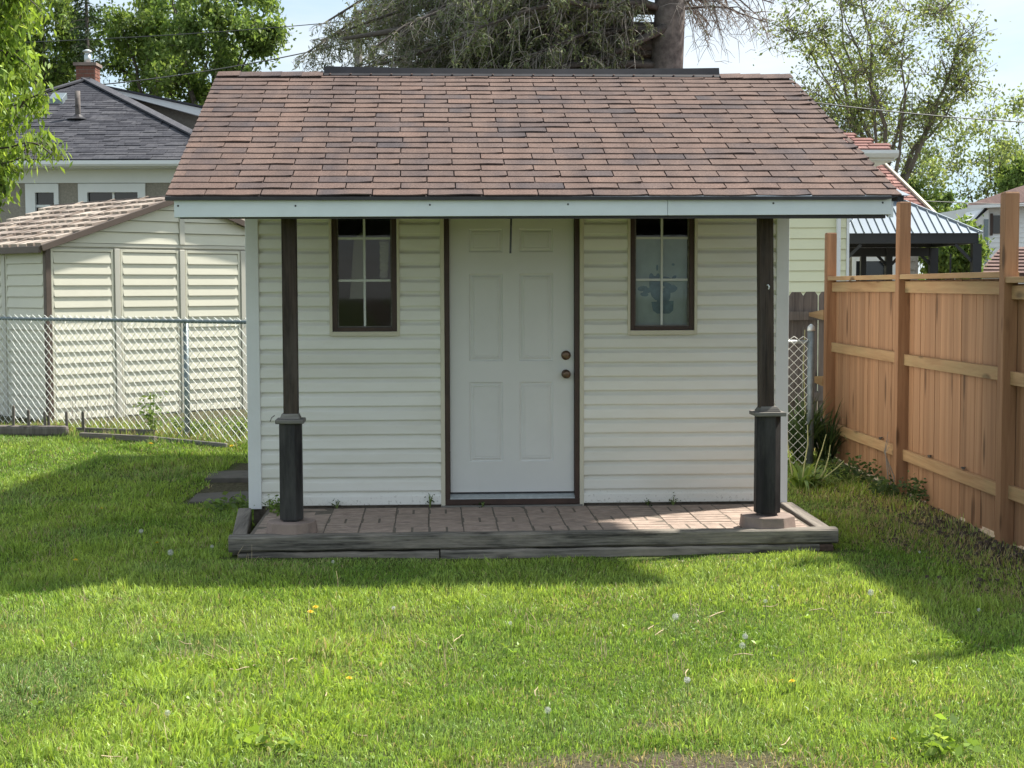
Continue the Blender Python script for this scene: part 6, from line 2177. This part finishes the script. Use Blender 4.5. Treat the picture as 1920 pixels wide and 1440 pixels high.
# dandelions: each its own thing
pf_ = MB()
for i in range(110):
    zz = 1 - 2 * (i + 0.5) / 110
    a = i * 2.39996
    q = math.sqrt(1 - zz * zz)
    d = Vector((q * math.cos(a), q * math.sin(a), zz))
    rr = 0.019 * rnd.uniform(0.88, 1.05)
    u = d.orthogonal().normalized() * 0.0036
    w = d.cross(u)
    p = d * rr
    pf_.add([(0, 0, 0), p - u * 0.12, p + u * 0.12], [(0, 1, 2)])
    for k in range(3):
        b0 = rnd.uniform(0, 6.28)
        e1 = u * math.cos(b0) + w * math.sin(b0)
        e2 = u * math.cos(b0 + 0.55) + w * math.sin(b0 + 0.55)
        pf_.add([p * 0.96, p + e1, p + e2], [(0, 1, 2)])
hd = pf_.mesh('seed_head', MT['flowerwhite'])
yd = MB()
for ring, (rr, hh, nn) in enumerate(((0.017, 0.004, 13), (0.012, 0.008, 10), (0.006, 0.011, 7))):
    for i in range(nn):
        a = 2 * math.pi * i / nn + ring
        c, s_ = math.cos(a), math.sin(a)
        yd.add([(0.002 * c, 0.002 * s_, 0.002), (rr * c - 0.0028 * s_, rr * s_ + 0.0028 * c, hh), (rr * 1.06 * c, rr * 1.06 * s_, hh), (rr * c + 0.0028 * s_, rr * s_ - 0.0028 * c, hh)], [(0, 1, 2, 3)])
ydm = yd.mesh('petals', MT['floweryellow'])
stm = MB().tube([(0, 0, 0), (0.004, 0.002, 0.5), (0, 0, 1)], [0.0028, 0.0024, 0.002], 5).mesh('stem', MT['stem'])
def dandelion(px, py, white, hgt, sc_, lab):
    g = gloc(px, py)
    root = empty('dandelion_clock' if white else 'dandelion_flower', g)
    put('stem', stm, root, (0, 0, 0), (0, 0, 0), (1, 1, hgt))
    if white:
        put('seed_head', hd, root, (0, 0, hgt + 0.010), (0, 0, rnd.uniform(0, 6)), (sc_ * 0.9,) * 3)
        tag(root, lab, 'dandelion', 'white dandelion seed heads in the lawn')
    else:
        put('petals', ydm, root, (0, 0, hgt), (rnd.uniform(-.3, .3), rnd.uniform(-.3, .3), 0), (sc_,) * 3)
        tag(root, lab, 'dandelion', 'yellow dandelion flowers in the lawn')
for px, py, hgt, s_, lab in (
    (1632, 1150, 0.10, 1.0, 'large white dandelion clock at the edge of the fence shadow'),
    (1266, 1215, 0.14, 0.9, 'white dandelion clock on a tall stem amid fallen stalks'),
    (1397, 1225, 0.07, 0.8, 'farther of two close dandelion clocks in the right lawn'),
    (1392, 1243, 0.07, 0.85, 'nearer of two close dandelion clocks in the right lawn'),
    (1435, 1175, 0.12, 0.6, 'small dandelion clock on a bent stem before the porch end'),
    (1288, 1315, 0.08, 0.8, 'lone white dandelion clock low in the right centre lawn'),
    (1027, 1375, 0.08, 0.75, 'white dandelion clock nearest the bottom centre of the lawn'),
    (1835, 1165, 0.05, 0.55, 'small dandelion clock in the fence shadow at far right'),
    (320, 1060, 0.07, 1.1, 'largest dandelion clock in the shade left of the porch'),
    (265, 1018, 0.07, 0.85, 'dandelion clock in the shade, leftmost of that group'),
    (398, 1048, 0.07, 0.65, 'small dandelion clock just left of the porch corner'),
    (625, 1095, 0.12, 0.55, 'tiny dandelion clock on a thin stem before the porch timber'),
    (957, 1195, 0.06, 0.55, 'small dandelion clock in the sunny lawn before the door'),
    (738, 1165, 0.06, 0.55, 'small dandelion clock at the porch shadow edge, left half'),
    (315, 1370, 0.06, 0.65, 'dandelion clock near the lower left corner of the lawn'),
    (1724, 1050, 0.04, 0.45, 'tiny pale dandelion clock nearest the cedar fence')):
    dandelion(px, py, True, hgt, s_, lab)
for px, py, hgt, s_, lab in (
    (191, 985, 0.12, 0.9, 'yellow dandelion on a tall stem in the shaded left lawn'),
    (142, 1066, 0.05, 0.9, 'yellow dandelion low in the left shade, nearest the left edge'),
    (295, 1030, 0.04, 0.9, 'yellow dandelion beside the largest seed head'),
    (582, 1166, 0.05, 0.9, 'nearer of two yellow dandelions in the sun left of centre'),
    (592, 1157, 0.05, 0.9, 'farther of two yellow dandelions in the sun left of centre'),
    (435, 848, 0.05, 1.3, 'yellow dandelion by the cabin corner below the chain link'),
    (283, 843, 0.05, 1.4, 'yellow dandelion before the grey edging board'),
    (1485, 1300, 0.05, 0.8, 'orange yellow dandelion in the right lawn'),
    (655, 1290, 0.04, 0.8, 'lone yellow dandelion in the lower left centre lawn'),
    (1675, 1402, 0.03, 0.7, 'yellow dandelion near the broad leaved plant at lower right')):
    dandelion(px, py, False, hgt, s_, lab)
